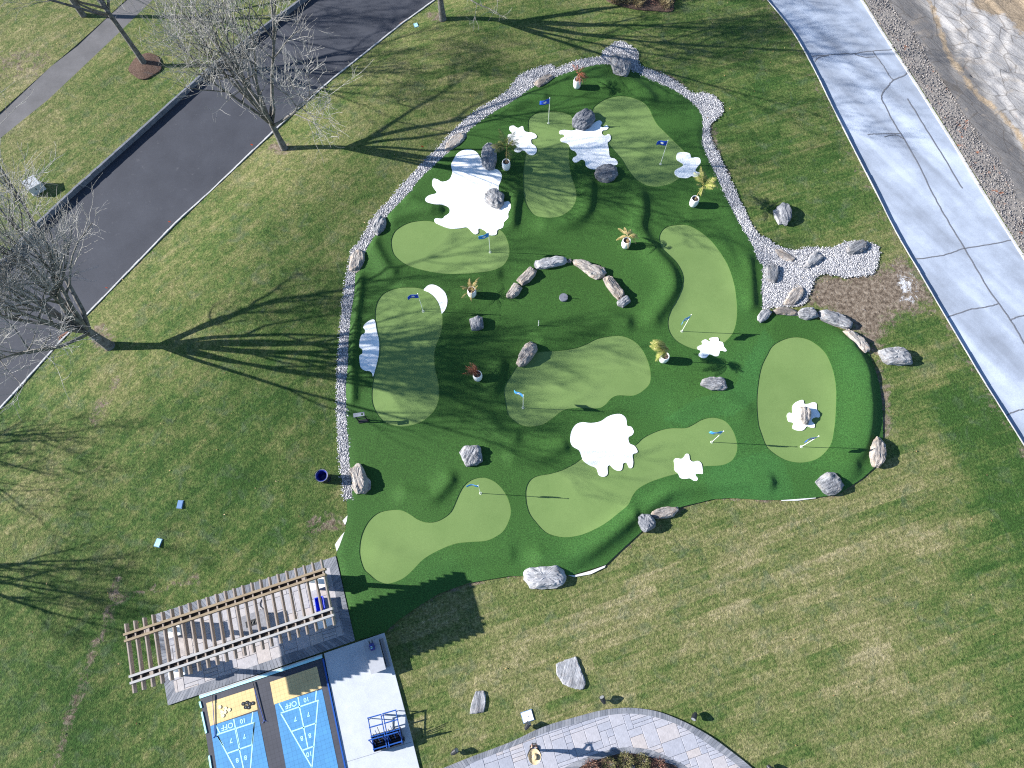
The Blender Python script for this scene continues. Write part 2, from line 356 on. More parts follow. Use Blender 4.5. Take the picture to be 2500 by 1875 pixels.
    for nm, a, b, c in (('palm_green', (0.10, 0.15, 0.025), (0.26, 0.29, 0.06), (0.46, 0.38, 0.17)), ('palm_tan', (0.22, 0.14, 0.06), (0.42, 0.29, 0.12), (0.55, 0.46, 0.24)),
                        ('palm_red', (0.12, 0.03, 0.018), (0.26, 0.07, 0.04), (0.40, 0.20, 0.12)), ('palm_olive', (0.07, 0.10, 0.02), (0.18, 0.20, 0.04), (0.38, 0.31, 0.15)),
                        ('shrub_olive', (0.06, 0.07, 0.025), (0.15, 0.15, 0.06), (0.30, 0.26, 0.13)), ('shrub_red', (0.08, 0.03, 0.025), (0.20, 0.09, 0.07), (0.34, 0.22, 0.16)),
                        ('dry_grass', (0.16, 0.12, 0.06), (0.34, 0.27, 0.14), (0.50, 0.42, 0.25)), ('leaf_litter', (0.20, 0.11, 0.05), (0.38, 0.24, 0.11), (0.55, 0.42, 0.26))):
        m = Mat(nm, 0.8, 0.2); m.color(m.ramp(m.island(), (0.1, lin(*a)), (0.5, lin(*b)), (0.9, lin(*c)))); MATS[nm] = m.m
    for nm, a, b in (('wood_tan', (0.20, 0.145, 0.09), (0.36, 0.285, 0.19)), ('wood_grey', (0.30, 0.285, 0.27), (0.47, 0.46, 0.45)), ('wood_brown', (0.24, 0.19, 0.155), (0.40, 0.34, 0.29)), ('wood_gap_shade', (0.03, 0.024, 0.02), (0.07, 0.055, 0.045))):  # the darkest wood carries the shade between paired beams in its colour
        m = Mat(nm, 0.8, 0.2); f = m.noise(1.0, 6, 0.7, vec=m.mp((1.5, 26, 26))); m.color(m.ramp(f, (0.3, lin(*a)), (0.7, lin(*b)))); m.bump(f, 0.3, 0.006); MATS[nm] = m.m
build_mats()

# ------------------------------------------------------------------ mesh helpers
def link(o, parent=None):
    COL.objects.link(o)
    if parent is not None: o.parent = parent
    return o
def tag(o, label=None, cat=None, group=None, kind=None):
    if label: o['label'] = label
    if cat: o['category'] = cat
    if group: o['group'] = group
    if kind: o['kind'] = kind
    return o
def empty(name, loc=(0, 0, 0), rz=0.0):
    o = bpy.data.objects.new(name, None); o.empty_display_size = 0.2
    o.location = loc; o.rotation_euler = (0, 0, rz); COL.objects.link(o); return o
def raw(name, v, f, mat, parent=None, smooth=False, loc=None, rz=None):
    me = bpy.data.meshes.new(name); me.from_pydata([tuple(q) for q in v], [], [tuple(q) for q in f]); me.update()
    if smooth: me.polygons.foreach_set('use_smooth', [True]*len(me.polygons))
    if mat: me.materials.append(MATS[mat])
    o = bpy.data.objects.new(name, me); link(o, parent)
    if loc is not None: o.location = loc
    if rz is not None: o.rotation_euler = (0, 0, rz)
    return o
def npmesh(name, v, tri, mat, parent=None, smooth=False):
    v = np.asarray(v, np.float32); tri = np.asarray(tri, np.int32); me = bpy.data.meshes.new(name)
    me.vertices.add(len(v)); me.vertices.foreach_set('co', v.ravel())
    me.loops.add(tri.size); me.loops.foreach_set('vertex_index', tri.ravel())
    me.polygons.add(len(tri)); me.polygons.foreach_set('loop_start', np.arange(0, tri.size, 3, dtype=np.int32))
    me.polygons.foreach_set('loop_total', np.full(len(tri), 3, np.int32))
    if smooth: me.polygons.foreach_set('use_smooth', np.ones(len(tri), bool))
    me.update(calc_edges=True); me.validate()
    me.materials.append(MATS[mat]); o = bpy.data.objects.new(name, me); return link(o, parent)
class MB:
    def __init__(s): s.v = []; s.f = []
    def add(s, v, f):
        o = len(s.v); s.v += [tuple(q) for q in v]; s.f += [tuple(i+o for i in q) for q in f]; return s
    def box(s, c, d, rz=0.0, m=None):
        x, y, z = d[0]/2, d[1]/2, d[2]/2; cs, sn = math.cos(rz), math.sin(rz); v = []
        for sx, sy, sz in ((-1,-1,-1),(1,-1,-1),(1,1,-1),(-1,1,-1),(-1,-1,1),(1,-1,1),(1,1,1),(-1,1,1)):
            px, py = sx*x, sy*y; v.append((c[0]+px*cs-py*sn, c[1]+px*sn+py*cs, c[2]+sz*z))
        return s.add(v, [(0,3,2,1),(4,5,6,7),(0,1,5,4),(1,2,6,5),(2,3,7,6),(3,0,4,7)])
    def beam(s, a, b, wd, ht):
        """box from a to b, section wd wide, ht high (top at the given z)"""
        a = Vector(a); b = Vector(b); t = (b-a).normalized(); sd = t.cross(Vector((0, 0, 1)))
        if sd.length < 1e-4: sd = Vector((1, 0, 0))
        sd.normalize(); up = sd.cross(t); v = []
        for q in (a, b):
            for i, j in ((-1, -1), (1, -1), (1, 0), (-1, 0)): v.append(q+sd*(i*wd/2)+up*(j*ht))
        return s.add(v, [(0,1,2,3),(7,6,5,4),(0,4,5,1),(1,5,6,2),(2,6,7,3),(3,7,4,0)])
    def tube(s, pts, rad, n=6, cap=True):
        pts = [Vector(p) for p in pts]; m = len(pts); ref = None; v = []; f = []
        if not hasattr(rad, '__len__'): rad = [rad]*m
        for i, p in enumerate(pts):
            t = (pts[min(i+1, m-1)]-pts[max(i-1, 0)])
            t = t.normalized() if t.length > 1e-9 else Vector((0, 0, 1))
            if ref is None: ref = t.orthogonal().normalized()
            else:
                ref = ref-t*ref.dot(t); ref = ref.normalized() if ref.length > 1e-6 else t.orthogonal().normalized()
            b = t.cross(ref)
            for k in range(n):
                a = 2*math.pi*k/n; v.append(p+(ref*math.cos(a)+b*math.sin(a))*rad[i])
        for i in range(m-1):
            for k in range(n): f.append((i*n+k, i*n+(k+1) % n, (i+1)*n+(k+1) % n, (i+1)*n+k))
        if cap: f.append(tuple(range(n))[::-1]); f.append(tuple(range((m-1)*n, m*n)))
        return s.add(v, f)
    def lathe(s, prof, n=20, c=(0, 0, 0), cap0=True, cap1=True):
        v = []; f = []
        for r, z in prof:
            for k in range(n):
                a = 2*math.pi*k/n; v.append((c[0]+r*math.cos(a), c[1]+r*math.sin(a), c[2]+z))
        m = len(prof)
        for i in range(m-1):
            for k in range(n): f.append((i*n+k, i*n+(k+1) % n, (i+1)*n+(k+1) % n, (i+1)*n+k))
        if cap0: f.append(tuple(range(n))[::-1])
        if cap1: f.append(tuple(range((m-1)*n, m*n)))
        return s.add(v, f)
    def prism(s, poly, z0, z1):
        n = len(poly)
        if area(poly) < 0: poly = poly[::-1]
        v = [(x, y, z0) for x, y in poly]+[(x, y, z1) for x, y in poly]
        f = [tuple(range(n))[::-1], tuple(range(n, 2*n))]+[(i, (i+1) % n, n+(i+1) % n, n+i) for i in range(n)]
        return s.add(v, f)
    def build(s, name, mat, parent=None, smooth=False, loc=None, rz=None): return raw(name, s.v, s.f, mat, parent, smooth, loc, rz)

def sheet(name, outer, holes, zf, spacing, mat, skirt=0.0, parent=None, jit=0.25, smooth=True, extra=None):
    """triangulated sheet inside outer minus holes; z from zf(array)"""
    rings = [outer]+list(holes)
    o = np.array(outer); x0, y0 = o.min(0); x1, y1 = o.max(0)
    if extra is not None: pts = extra
    else:
        gx, gy = np.meshgrid(np.arange(x0, x1, spacing), np.arange(y0, y1, spacing)); pts = np.stack([gx.ravel(), gy.ravel()], 1)
        pts = pts+RNG.uniform(-jit, jit, pts.shape)*spacing
    keep = inside(pts, outer)
    for h in holes: keep &= ~inside(pts, h)
    pts = pts[keep]
    if len(pts):
        k = np.ones(len(pts), bool)
        for r in rings: k &= dseg(pts, r) > spacing*0.45
        pts = pts[k]
    V = []; E = []
    for r in rings:
        b = len(V); V += [Vector(q) for q in r]; E += [(b+i, b+(i+1) % len(r)) for i in range(len(r))]
    V += [Vector(q) for q in pts]
    res = delaunay_2d_cdt(V, E, [], 0, 1e-5)
    v2 = np.array([tuple(q) for q in res[0]]); tr = np.array([t for t in res[2] if len(t) == 3], np.int32)
    c = v2[tr].mean(1); k = inside(c, outer)
    for h in holes: k &= ~inside(c, h)
    tr = tr[k]
    a = v2[tr[:, 0]]; b = v2[tr[:, 1]]; d = v2[tr[:, 2]]
    neg = ((b-a)[:, 0]*(d-a)[:, 1]-(b-a)[:, 1]*(d-a)[:, 0]) < 0
    tr[neg] = tr[neg][:, ::-1]
    z = zf(v2); v3 = np.column_stack([v2, z])
    if skirt > 0:
        e = np.concatenate([tr[:, [0, 1]], tr[:, [1, 2]], tr[:, [2, 0]]]); s = {}
        for i, j in e.tolist(): s[(i, j)] = 1
        be = [(i, j) for (i, j) in s if (j, i) not in s]
        n = len(v3); ex = []; et = []
        for i, j in be:
            q = n+len(ex)
            ex += [v3[i], v3[j], v3[i]-(0, 0, skirt), v3[j]-(0, 0, skirt)]
            et += [(q+1, q, q+2), (q+1, q+2, q+3)]
        v3 = np.vstack([v3, np.array(ex)]); tr = np.vstack([tr, np.array(et, np.int32)])
    used = np.zeros(len(v3), bool); used[tr.ravel()] = True; remap = np.cumsum(used)-1
    ob = npmesh(name, v3[used], remap[tr], mat, parent, smooth)
    return ob, v3[used]
def setattr_f(ob, name, vals):
    a = ob.data.attributes.new(name, 'FLOAT', 'POINT'); a.data.foreach_set('value', np.asarray(vals, np.float32))
def idw(pts, ctrl, p=2.5):
    pts = np.asarray(pts)[:, :2]; num = np.zeros(len(pts)); den = np.zeros(len(pts))
    for x, y, v in ctrl:
        d = np.hypot(pts[:, 0]-x, pts[:, 1]-y)+0.3; wt = d**-p; num += wt*v; den += wt
    return num/den
def ribbon(pts, wd, z, closed=False):
    v = []; f = []; m = len(pts)
    for i, p in enumerate(pts):
        a = pts[max(i-1, 0)]; b = pts[min(i+1, m-1)]; t = Vector((b[0]-a[0], b[1]-a[1])); t.normalize()
        q = (-t.y*wd/2, t.x*wd/2); v += [(p[0]+q[0], p[1]+q[1], z), (p[0]-q[0], p[1]-q[1], z)]
    for i in range(m-1): f.append((2*i, 2*i+1, 2*i+3, 2*i+2))
    return v, f
def ext(p, d0=0.0, d1=0.0):
    """extend an open polyline at both ends"""
    p = list(p)
    if d0:
        a, b = Vector(p[0]), Vector(p[1]); p = [tuple(a+(a-b).normalized()*d0)]+p
    if d1:
        a, b = Vector(p[-1]), Vector(p[-2]); p = p+[tuple(a+(a-b).normalized()*d1)]
    return p
def offset(p, d):
    """shift an open polyline sideways (left positive)"""
    out = []; m = len(p)
    for i, q in enumerate(p):
        a = p[max(i-1, 0)]; b = p[min(i+1, m-1)]; t = Vector((b[0]-a[0], b[1]-a[1])); t.normalize()
        out.append((q[0]-t.y*d, q[1]+t.x*d))
    return out

# ================================================================== SETTING
def O(x, y, v): g = G(x*1.1302, y*1.1302); return (g[0], g[1], v)      # overview position + value
# ---- roads
AL = ext(N((0,640),(75,560),(162,478),(362,299),(503,172),(637,69),(733,0)), 260, 260)
AR = ext(N((0,999),(49,945),(145,838),(269,711),(428,546),(518,465),(620,367),(715,278),(811,194),(869,148),(982,58),(1063,0)), 260, 260)
PL = ext(N((0,273),(121,162),(185,110),(260,41),(305,0)), 260, 260)
PR = ext(N((0,337),(116,243),(208,156),(289,78),(341,29),(371,0)), 260, 260)
CL = ext(catmull(N((1874,0),(1932,72),(1984,162),(2028,252),(2086,367),(2140,472),(2184,560),(2245,665),(2311,777),(2407,938),(2500,1086)), 4, False), 260, 260)
CR = ext(catmull(N((2109,0),(2149,64),(2219,171),(2311,315),(2407,472),(2500,621)), 4, False), 260, 260)
asph = AL+AR[::-1]; pathp = PL+PR[::-1]; croad = CL+CR[::-1]
# ---- course outline
TURF = N((846,1219),(849,1257),(844,1292),(822,1352),(833,1404),(867,1564),(938,1545),(973,1514),(1019,1482),(1071,1450),(1141,1424),(1240,1407),
         (1396,1404),(1480,1378),(1515,1344),(1567,1297),(1610,1262),(1665,1237),(1740,1219),(1784,1216),(1860,1221),(1909,1221),(1990,1215),(2045,1208),(2106,1167),(2138,1138),
         (2154,1092),(2155,1028),(2152,976),(2146,938),(2138,908),(2120,861),(2062,809),(1999,782),(1947,772),(1889,767),(1866,786),(1862,754))
TURF_R = N((1862,754),(1859,705),(1862,650),(1850,636),(1836,598),(1807,549),(1784,505),(1768,472),(1743,417),(1726,382),(1714,347),(1716,312),(1713,283),(1694,255),(1645,220),(1581,191),(1547,174),(1492,159),(1460,158),(1419,168),(1356,188),(1304,211),
           (1250,249),(1199,278),(1149,315),(1129,344),(1094,373),(1025,437),(1000,470),(947,526),(912,581),(892,615),(869,665),(866,711),(857,769),(851,841),(849,899),(845,938),(847,1046),(851,1075),(853,1127),(860,1208),(858,1218))
TURF_R = catmull(TURF_R, 3, False)
TURFP = [tuple(q) for q in TURF[:-1]]+TURF_R
GRAV_O = catmull(N((841,1220),(838,1190),(833,1156),(828,1092),(824,1017),(824,938),(825,899),(830,812),(837,740),(843,691),(851,650),(860,610),(880,589),(909,537),(927,514),(966,472),(996,437),(1071,359),(1112,315),(1149,281),(1199,249),(1236,226),(1250,208),(1278,179),(1344,159),(1356,171),(1379,159),(1425,145),(1466,139),(1472,126),(1489,113),(1512,101),(1535,110),(1555,127),(1561,160),(1610,179),(1651,200),(1694,229),(1720,227),(1749,240),(1764,260),(1758,281),(1735,301),(1732,318),(1735,341),(1755,379),(1772,417),(1796,470),(1813,505),(1848,572),(1865,579),(1892,598),(1935,611),(1982,604),(2034,607),(2074,589),(2138,598),(2144,627),(2132,665),(2103,673),(2060,676),(1999,668),(1976,711),(1958,743),(1886,750),(1862,757)), 3, False)
GRAVP = GRAV_O+TURF_R
# ---- lawn
dry_shade_ctrl = [O(*q) for q in ((60,100,.55),(30,180,.8),(250,200,.42),(200,330,.45),(330,240,.35),(400,140,.5),(150,400,.5),(60,300,.6),(560,340,.68),(700,300,.52),(850,170,.5),(1000,130,.42),(1250,60,.42),(1500,60,.28),(1650,200,.2),(1700,350,.22),(1800,450,.2),(1850,330,.3),(1600,130,.25),
    (300,600,.48),(450,700,.46),(600,500,.36),(650,700,.20),(600,900,.15),(400,900,.22),(200,900,.42),(60,850,.22),(250,850,.58),(100,1050,.55),(300,1050,.25),(500,1050,.10),(600,1150,.15),(150,1250,.35),(300,1350,.08),(100,1450,.18),(60,1600,.28),(200,1600,.02),(350,1580,.25),(400,1640,.4),(380,1240,.35),(650,1190,.4),  # left lawn: lusher grass near the strip, plus slope shade put into the tone
    (1000,1350,.60),(1100,1500,.62),(1300,1300,.72),(1500,1400,.62),(1700,1500,.60),(1900,1400,.72),(2100,1500,.58),(1700,1200,.70),(2000,1150,.72),(2100,900,.22),(2000,1000,.55),(2150,1200,.15),(2200,1050,.2),(1950,850,.35),(1960,720,.35),(1850,520,.35),(1950,560,.5),(1700,1620,.5),(2200,1500,.2),(2190,1640,.35),(880,1500,.45),(1400,1500,.55),(1550,1600,.5),(860,300,.45),(760,420,.4))]
bare_poly = P('b4', (430,690),(700,735),(950,700),(1150,590),(1230,600),(1330,700),(1450,930),(1250,1010),(1130,1020),(1000,1180),(960,1350),(1010,1640),(985,1640),(930,1370),(860,1260),(700,1130),(560,1000),(380,930),(400,800))
lime_poly = P('b4', (1060,660),(1200,600),(1310,690),(1440,920),(1230,1000),(1130,960),(1060,800)); lime2 = P('b4', (800,960),(860,940),(970,1060),(900,1070))
SWELL_EDGE = GRAV_O[:140]; PATIO_EDGE = N((368,1500),(820,1354),(867,1560),(940,1541),(1050,1970),(505,2010),(482,1703),(408,1728))
def lawn_z(p):
    x, y = p[:, 0], p[:, 1]
    s = np.sin(x*0.9+1.3*np.sin(y*0.5))*np.sin(y*0.8+0.7)+0.6*np.sin(x*2.1+y*1.3)*np.sin(y*2.3-x*0.6)
    left = np.clip((-6-x)/6, 0, 1)
    z = -0.03+0.012*s*(1+1.6*left)
    # low swell of the lawn between the road and the course
    k = (x > -34) & (x < 9) & (y > -9) & (y < 45)
    if k.any():
        q = p[k]; a = dseg(q, AR[1:-1], False); b = np.minimum(dseg(q, SWELL_EDGE, False), dseg(q, PATIO_EDGE))
        b[inside(q, TURFP) | inside(q, GRAVP) | inside(q, PATIO_EDGE)] = 0
        sd = inside(q, [tuple(v) for v in AR[1:-1]]+[(60, 60), (60, -60), (-60, -60)])
        wt = np.clip((5-q[:, 0])/7, 0, 1)*np.where(q[:, 1] < 5, np.clip((-8.5-q[:, 0])/2, 0, 1), 1)*np.clip((q[:, 0]+33)/8, 0, 1)*sd
        t = a/(a+b+1e-6); z[k] += wt*np.minimum(.62, .055*(a+b))*np.sin(np.pi*np.clip(t, 0, 1))**1.15
    return z
def lz1(x, y): return float(lawn_z(np.array([[x, y]]))[0])
gx, gy = np.meshgrid(np.arange(-37, 37, .33), np.arange(-8, 42, .33)); fine = np.stack([gx.ravel(), gy.ravel()], 1)+RNG.uniform(-.08, .08, (gx.size, 2))
gx, gy = np.meshgrid(np.arange(-255, 256, 15), np.arange(-255, 256, 15)); coarse = np.stack([gx.ravel(), gy.ravel()], 1)
coarse = coarse[(abs(coarse[:, 0]) > 40) | (coarse[:, 1] < -10) | (coarse[:, 1] > 45)]
R = 260
lawn, lv = sheet('lawn', [(-R, -R), (R, -R), (R, R), (-R, R)], [asph, pathp, croad], lawn_z, 0.33, 'lawn', 0.4, extra=np.vstack([fine, coarse]))
dv = idw(lv, dry_shade_ctrl); lush = P('b4', (1500,1250),(1900,1659),'c4',(1120,60),(1380,180),(1560,560),(1800,900),(1960,1200),(2250,1650),'d4',(2400,200),(2900,-900),(2300,-1900))
ldd = dseg(lv[:, :2], lush); dv = dv-0.26*np.where(inside(lv[:, :2], lush), .5+.5*np.clip(ldd/.5, 0, 1), .5-.5*np.clip(ldd/.5, 0, 1)); setattr_f(lawn, 'dry', dv)
lp = lv[:, :2]
def soft(poly, r): 
    d = dseg(lp, poly); return np.where(inside(lp, poly), 0.5+np.clip(d/r, 0, 1)*0.5, 0.5-np.clip(d/r, 0, 1)*0.5)
ba = soft(bare_poly, 1.2)*1.12
for line, hw, v in ((P('d1', (1020,60),(960,280),(910,480),(800,700),(700,1000),(640,1200),(560,1450),(500,1640)), .30, .50), (AR, .35, .30), (CL, .6, .42), (P('c1', (1030,0),(950,150),(850,350)), .4, .50),
                    (P('c2', (500,1230),(620,1170),(760,1200)), .5, .50), (P('b1', (850,1200),(900,1290)), .6, .62), (P('a2', (190,1240),(270,1280)), .5, .66), (P('a2', (1500,140),(1580,170)), .5, .6),
                    (P('a3', (1100,590),(1280,620),(1480,720)), .25, .6), (P('a3', (1710,1050),(1760,1300),(1850,1480)), .3, .6), (P('c4', (990,0),(1020,200),(1030,420)), .45, .6),
                    (TURF[6:27], .18, .58), (P('a1', (0,560),(250,520)), 1.6, .46), (P('d1', (1690,60),(1200,180),(1000,230)), .2, .55)):
    d = dseg(lp, [tuple(q) for q in line], False); ba = np.maximum(ba, v*np.clip(1.6-d/hw, 0, 1))
setattr_f(lawn, 'bare', ba)
setattr_f(lawn, 'lime', np.maximum(soft(lime_poly, 1.3)*0.90, soft(lime2, .6)*0.85))
setattr_f(lawn, 'left', np.clip((-4-lp[:, 0])/6, 0, 1))
tag(lawn, 'patchy winter lawn sloping round the putting course', 'lawn', kind='structure')

def flat(z): return lambda p: np.full(len(p), z)
rd, _ = sheet('asphalt_road', asph, [], flat(-0.24), 40, 'asphalt', smooth=False); tag(rd, 'dark asphalt road crossing the upper left', 'road', kind='structure')
pt, _ = sheet('footpath', pathp, [], flat(-0.06), 40, 'path_asphalt', smooth=False); tag(pt, 'narrow grey asphalt footpath in the top left corner', 'path', kind='structure')
def road_z(p): a = dseg(p, CL, False); b = dseg(p, CR, False); return -0.20+0.13*a/(a+b+1e-6)      # cross fall towards the lawn
cr, _ = sheet('grey_road', croad, [], road_z, 40, 'grey_road', smooth=False); tag(cr, 'pale grey cracked road at the right', 'road', kind='structure')
CRACKS = [('a4',(420,475),(560,468),(700,458),(760,462),(900,443),(1060,435),(1130,432)), ('a4',(445,522),(480,488),(560,475)), ('a4',(780,465),(860,492),(950,490)), ('a4',(930,443),(960,490),(1020,570),(1060,640),(1100,690)),
          ('a4',(1215,628),(1190,650),(1100,690),(1060,735),(1015,790),(1005,840),(1040,910),(1100,1030),(1180,1160),(1300,1370),(1440,1650),'b4',(1530,210),(1700,490),(1900,830),(2090,1100),(2212,1310)),
          ('a4',(1220,845),(1280,940),(1400,1140),(1550,1380),(1680,1600)), ('a4',(890,1140),(960,1135),(1160,1133)), ('a4',(1030,1160),(1120,1145),(1190,1180)), ('b4',(1300,580),(1500,555),(1620,520),(1710,492),(1900,465),(2110,425)),
          ('b4',(1570,1070),(1740,1010),(1900,985),(1985,960)), ('b4',(2090,1100),(2130,1080),(2212,1055)), ('c4',(2070,285),(2140,255),(2212,240))]
for k, c in enumerate(CRACKS):
    p = catmull(P(*c, z=-.20), 6, False); p = [(x+random.uniform(-.02, .02), y+random.uniform(-.02, .02)) for x, y in p]
    v, f = ribbon(p, 0.075 if k in (4, 5) else 0.06, 0); v = np.array(v); v[:, 2] = road_z(v[:, :2])+.012; raw('sealed_crack', v, f, 'crack', cr)
# ---- kerbs: rows of dressed blocks
def kerb(name, line, wd, z0, z1, L, mat, label, maxr=60):
    b = MB(); line = [Vector(q) for q in line]
    for i in range(len(line)-1):
        a, c = line[i], line[i+1]; D = (c-a).length; n = max(1, int(D/L)); t = (c-a)/D
        ang = math.atan2(t.y, t.x)
        if D > 100: 
            far = a if i else c      # only the near stretch in single blocks
            st = range(0)
        for k in range(n):
            m = a+t*(D*(k+.5)/n)
            if math.hypot(m.x, m.y-15) > maxr: continue
            h = z1+random.uniform(-.012, .012)
            b.box((m.x, m.y, (z0+h)/2), (D/n-0.012, wd+random.uniform(-.01, .01), h-z0), ang+random.uniform(-.012, .012))
    o = b.build(name, mat); tag(o, label, 'kerb', kind='structure'); return o
kerb('kerb_left', offset(AL, -0.06), 0.13, -0.4, 0.09, 0.45, 'kerb_grey', 'grey block kerb on the footpath side of the asphalt road')
kerb('kerb_right', offset(AR, 0.045), 0.085, -0.4, 0.02, 0.45, 'kerb_concrete', 'pale kerb between the asphalt road and the lawn')
kerb('kerb_lawn', offset(CL, 0.02), 0.045, -0.3, 0.0, 0.6, 'kerb_concrete', 'thin pale kerb between the lawn and the grey road')

# ---- rock bank on the right
cr0 = np.array(CR[1]); cr1 = np.array(CR[-2]); Dr = (cr1-cr0)/np.linalg.norm(cr1-cr0); Nr = np.array([-Dr[1], Dr[0]])
if Nr[0] < 0: Nr = -Nr
bank_in = offset(CR, 0.22 if (np.array(offset(CR, .3)[3])-np.array(CR[3]))@Nr > 0 else -0.22)
sgn = 1 if (np.array(offset(CR, .3)[3])-np.array(CR[3]))@Nr > 0 else -1
kerb('kerb_bank', offset(CR, -sgn*0.06), 0.13, -0.3, -0.03, 0.6, 'kerb_concrete', 'white kerb between the grey road and the rock bank')
near = [q for q in CR[1:-1]]
near = ext(near, 25, 25)
b_in = offset(near, sgn*0.015); b_mid = offset(near, sgn*1.5); b_out = offset(near, sgn*40)
vb = MB()
verge, vv = sheet('rubble_verge', b_in+offset(near, sgn*2.2)[::-1], [], lambda p: 0.012+0.02*np.sin(p[:, 0]*3)*np.sin(p[:, 1]*2.6), 0.5, 'rubble_bed')
tag(verge, 'strip of brown stony rubble beside the grey road', 'ground', kind='structure')
def ledge_z(p):
    s = dseg(p, near, False); t = (p-cr0)@Dr
    wob = np.array([1.3*mnoise.fractal(Vector((q*.22, 3.7, 0)), 0.8, 2.2, 5) for q in t])
    z = np.zeros(len(p))+0.03
    for s0, h, r in ((1.55, .06, .25), (3.3, .14, .3), (4.2, .10, .12), (5.4, .10, .15), (6.6, .12, .12), (8.2, .2, .3), (11, .3, .4)):
        z += h*np.clip((s-s0-wob*(0.6 if s0 < 3 else 1.0))/r, 0, 1)
    # cross joints
    tt = t+0.3*np.sin(s*1.3)
    for t0 in (6.0, 13.5, 22.0, 29.0): z -= 0.16*np.exp(-((tt-t0-s*0.45)/0.12)**2)*(s > 3.2)
    n = np.array([mnoise.fractal(Vector((q[0]*.9, q[1]*.9, 0)), 1.0, 2.1, 5) for q in p])
    return z+0.05*n*np.clip((s-1.2)/1.0, 0, 1)
q0 = np.array(b_mid); led_out = b_mid+b_out[::-1]
gx, gy = np.meshgrid(np.arange(18, 46, .16), np.arange(5, 48, .16)); lpnt = np.stack([gx.ravel(), gy.ravel()], 1)
sdd = dseg(lpnt, near, False); lpnt = lpnt[(sdd < 14)]
ledge, le = sheet('rock_bank', led_out, [], ledge_z, 0.16, 'ledge', extra=lpnt, smooth=False)
s_ = dseg(le[:, :2], near, False); t_ = (le[:, :2]-cr0)@Dr
setattr_f(ledge, 'zone', np.clip((s_-3.0)/0.8, 0, 1)*0.85*(1-0.4*np.clip((t_-14)/8, 0, 1))+0.05)
gp = P('a4', (1690,0),(1770,110),(1900,190),(2000,170),(2090,290),(2130,350),(2212,330),(2600,200),(2500,-300),(1700,-300))
dd = dseg(le[:, :2], gp); di = np.where(inside(le[:, :2], gp), .5+np.clip(dd/.6, 0, 1)*.5, .5-np.clip(dd/.6, 0, 1)*.5)
seam = np.exp(-((s_-3.2-0.5*np.sin(t_*.55+.8))/.35)**2)*0.62
setattr_f(ledge, 'dirt', np.maximum(np.maximum(di, seam), 0.60*np.clip(1.7-s_/1.2, 0, 1)))
tag(ledge, 'stepped pale rock ledge in the upper right corner', 'rock face', kind='structure')

# ================================================================== THE COURSE
RIDGES = [  # crest lines, height, half width
    (P('b3', (690,-40),(690,50),(668,170),(590,255),(450,305),(330,300)), .34, .50), (P('b3', (80,40),(60,130),(45,280)), .30, .42), (P('b3', (1120,60),(1130,200),(1115,330),(1230,520),(1365,680),(1395,820),(1330,950),(1240,1070)), .34, .55),
    (P('b3', (300,1265),(560,1195),(700,1150),(860,1090),(1000,1120)), .28, .50), (P('b2', (1200,250),(1400,190),(1560,170)), .30, .45), (P('b2', (1010,420),(1050,520),(1130,660),(1180,700)), .24, .45), (P('b2', (1300,785),(1700,765),(2050,715)), .22, .45),
    (P('b2', (905,760),(890,900),(865,1050),(850,1250),(840,1500),(835,1750)), .24, .40), (P('b2', (2085,1480),(2060,1590),'c2',(2035,70)), .32, .42), (P('c2', (1660,840),(1590,930),(1500,985),(1300,960)), .28, .45), (P('c2', (1990,330),(2090,440),(2200,480)), .22, .45),
    (P('c3', (60,640),(300,635),(465,560)), .26, .42), (P('c3', (1160,1090),(1290,1000),(1420,925),(1700,885),(2000,860),(2200,860)), .30, .42), (P('c3', (300,1500),(600,1490),(830,1345),(1060,1155)), .34, .42, 1.8), (P('c3', (600,1390),(900,1250),(1060,1100)), .12, .5),
    (P('b4', (760,1340),(830,1430),(880,1550),'c4',(890,60),(905,200),(895,400),(850,560),(760,660)), .40, .36, 4.5), (P('b3', (2030,600),(2045,800),(2050,960)), .26, .42), (P('a3', (840,725),(1000,690),(1120,740),(1210,830)), .26, .5), (P('a3', (60,900),(200,840),(300,830)), .20, .45),
    (P('b2', (1640,1290),(1620,1400),(1640,1560)), .12, .6), (P('c2', (1050,1440),(1500,1560),(1800,1500),(2150,1460)), .14, .5), (P('c3', (1450,230),(1800,150),(2000,250)), .10, .6), (P('b3', (1560,270),(1750,370),(1880,560),(1960,800)), .10, .5), (P('b2', (1500,160),(1250,60),(1150,160)), .16, .5)]
RIDGES = [(catmull(q[0], 4, False), q[1]*.66, q[2]*.80, q[3] if len(q) > 3 else 1.5) for q in RIDGES]
def dsegx(pts, poly):
    d = np.full(len(pts), 1e9); sx = np.zeros(len(pts))
    for i in range(len(poly)-1):
        a = np.array(poly[i]); ab = np.array(poly[i+1])-a; L = ab@ab
        if L < 1e-12: continue
        q = pts-a-np.clip(((pts-a)@ab)/L, 0, 1)[:, None]*ab; dd = np.hypot(q[:, 0], q[:, 1]); k = dd < d; d[k] = dd[k]; sx[k] = q[k, 0]
    return d, sx
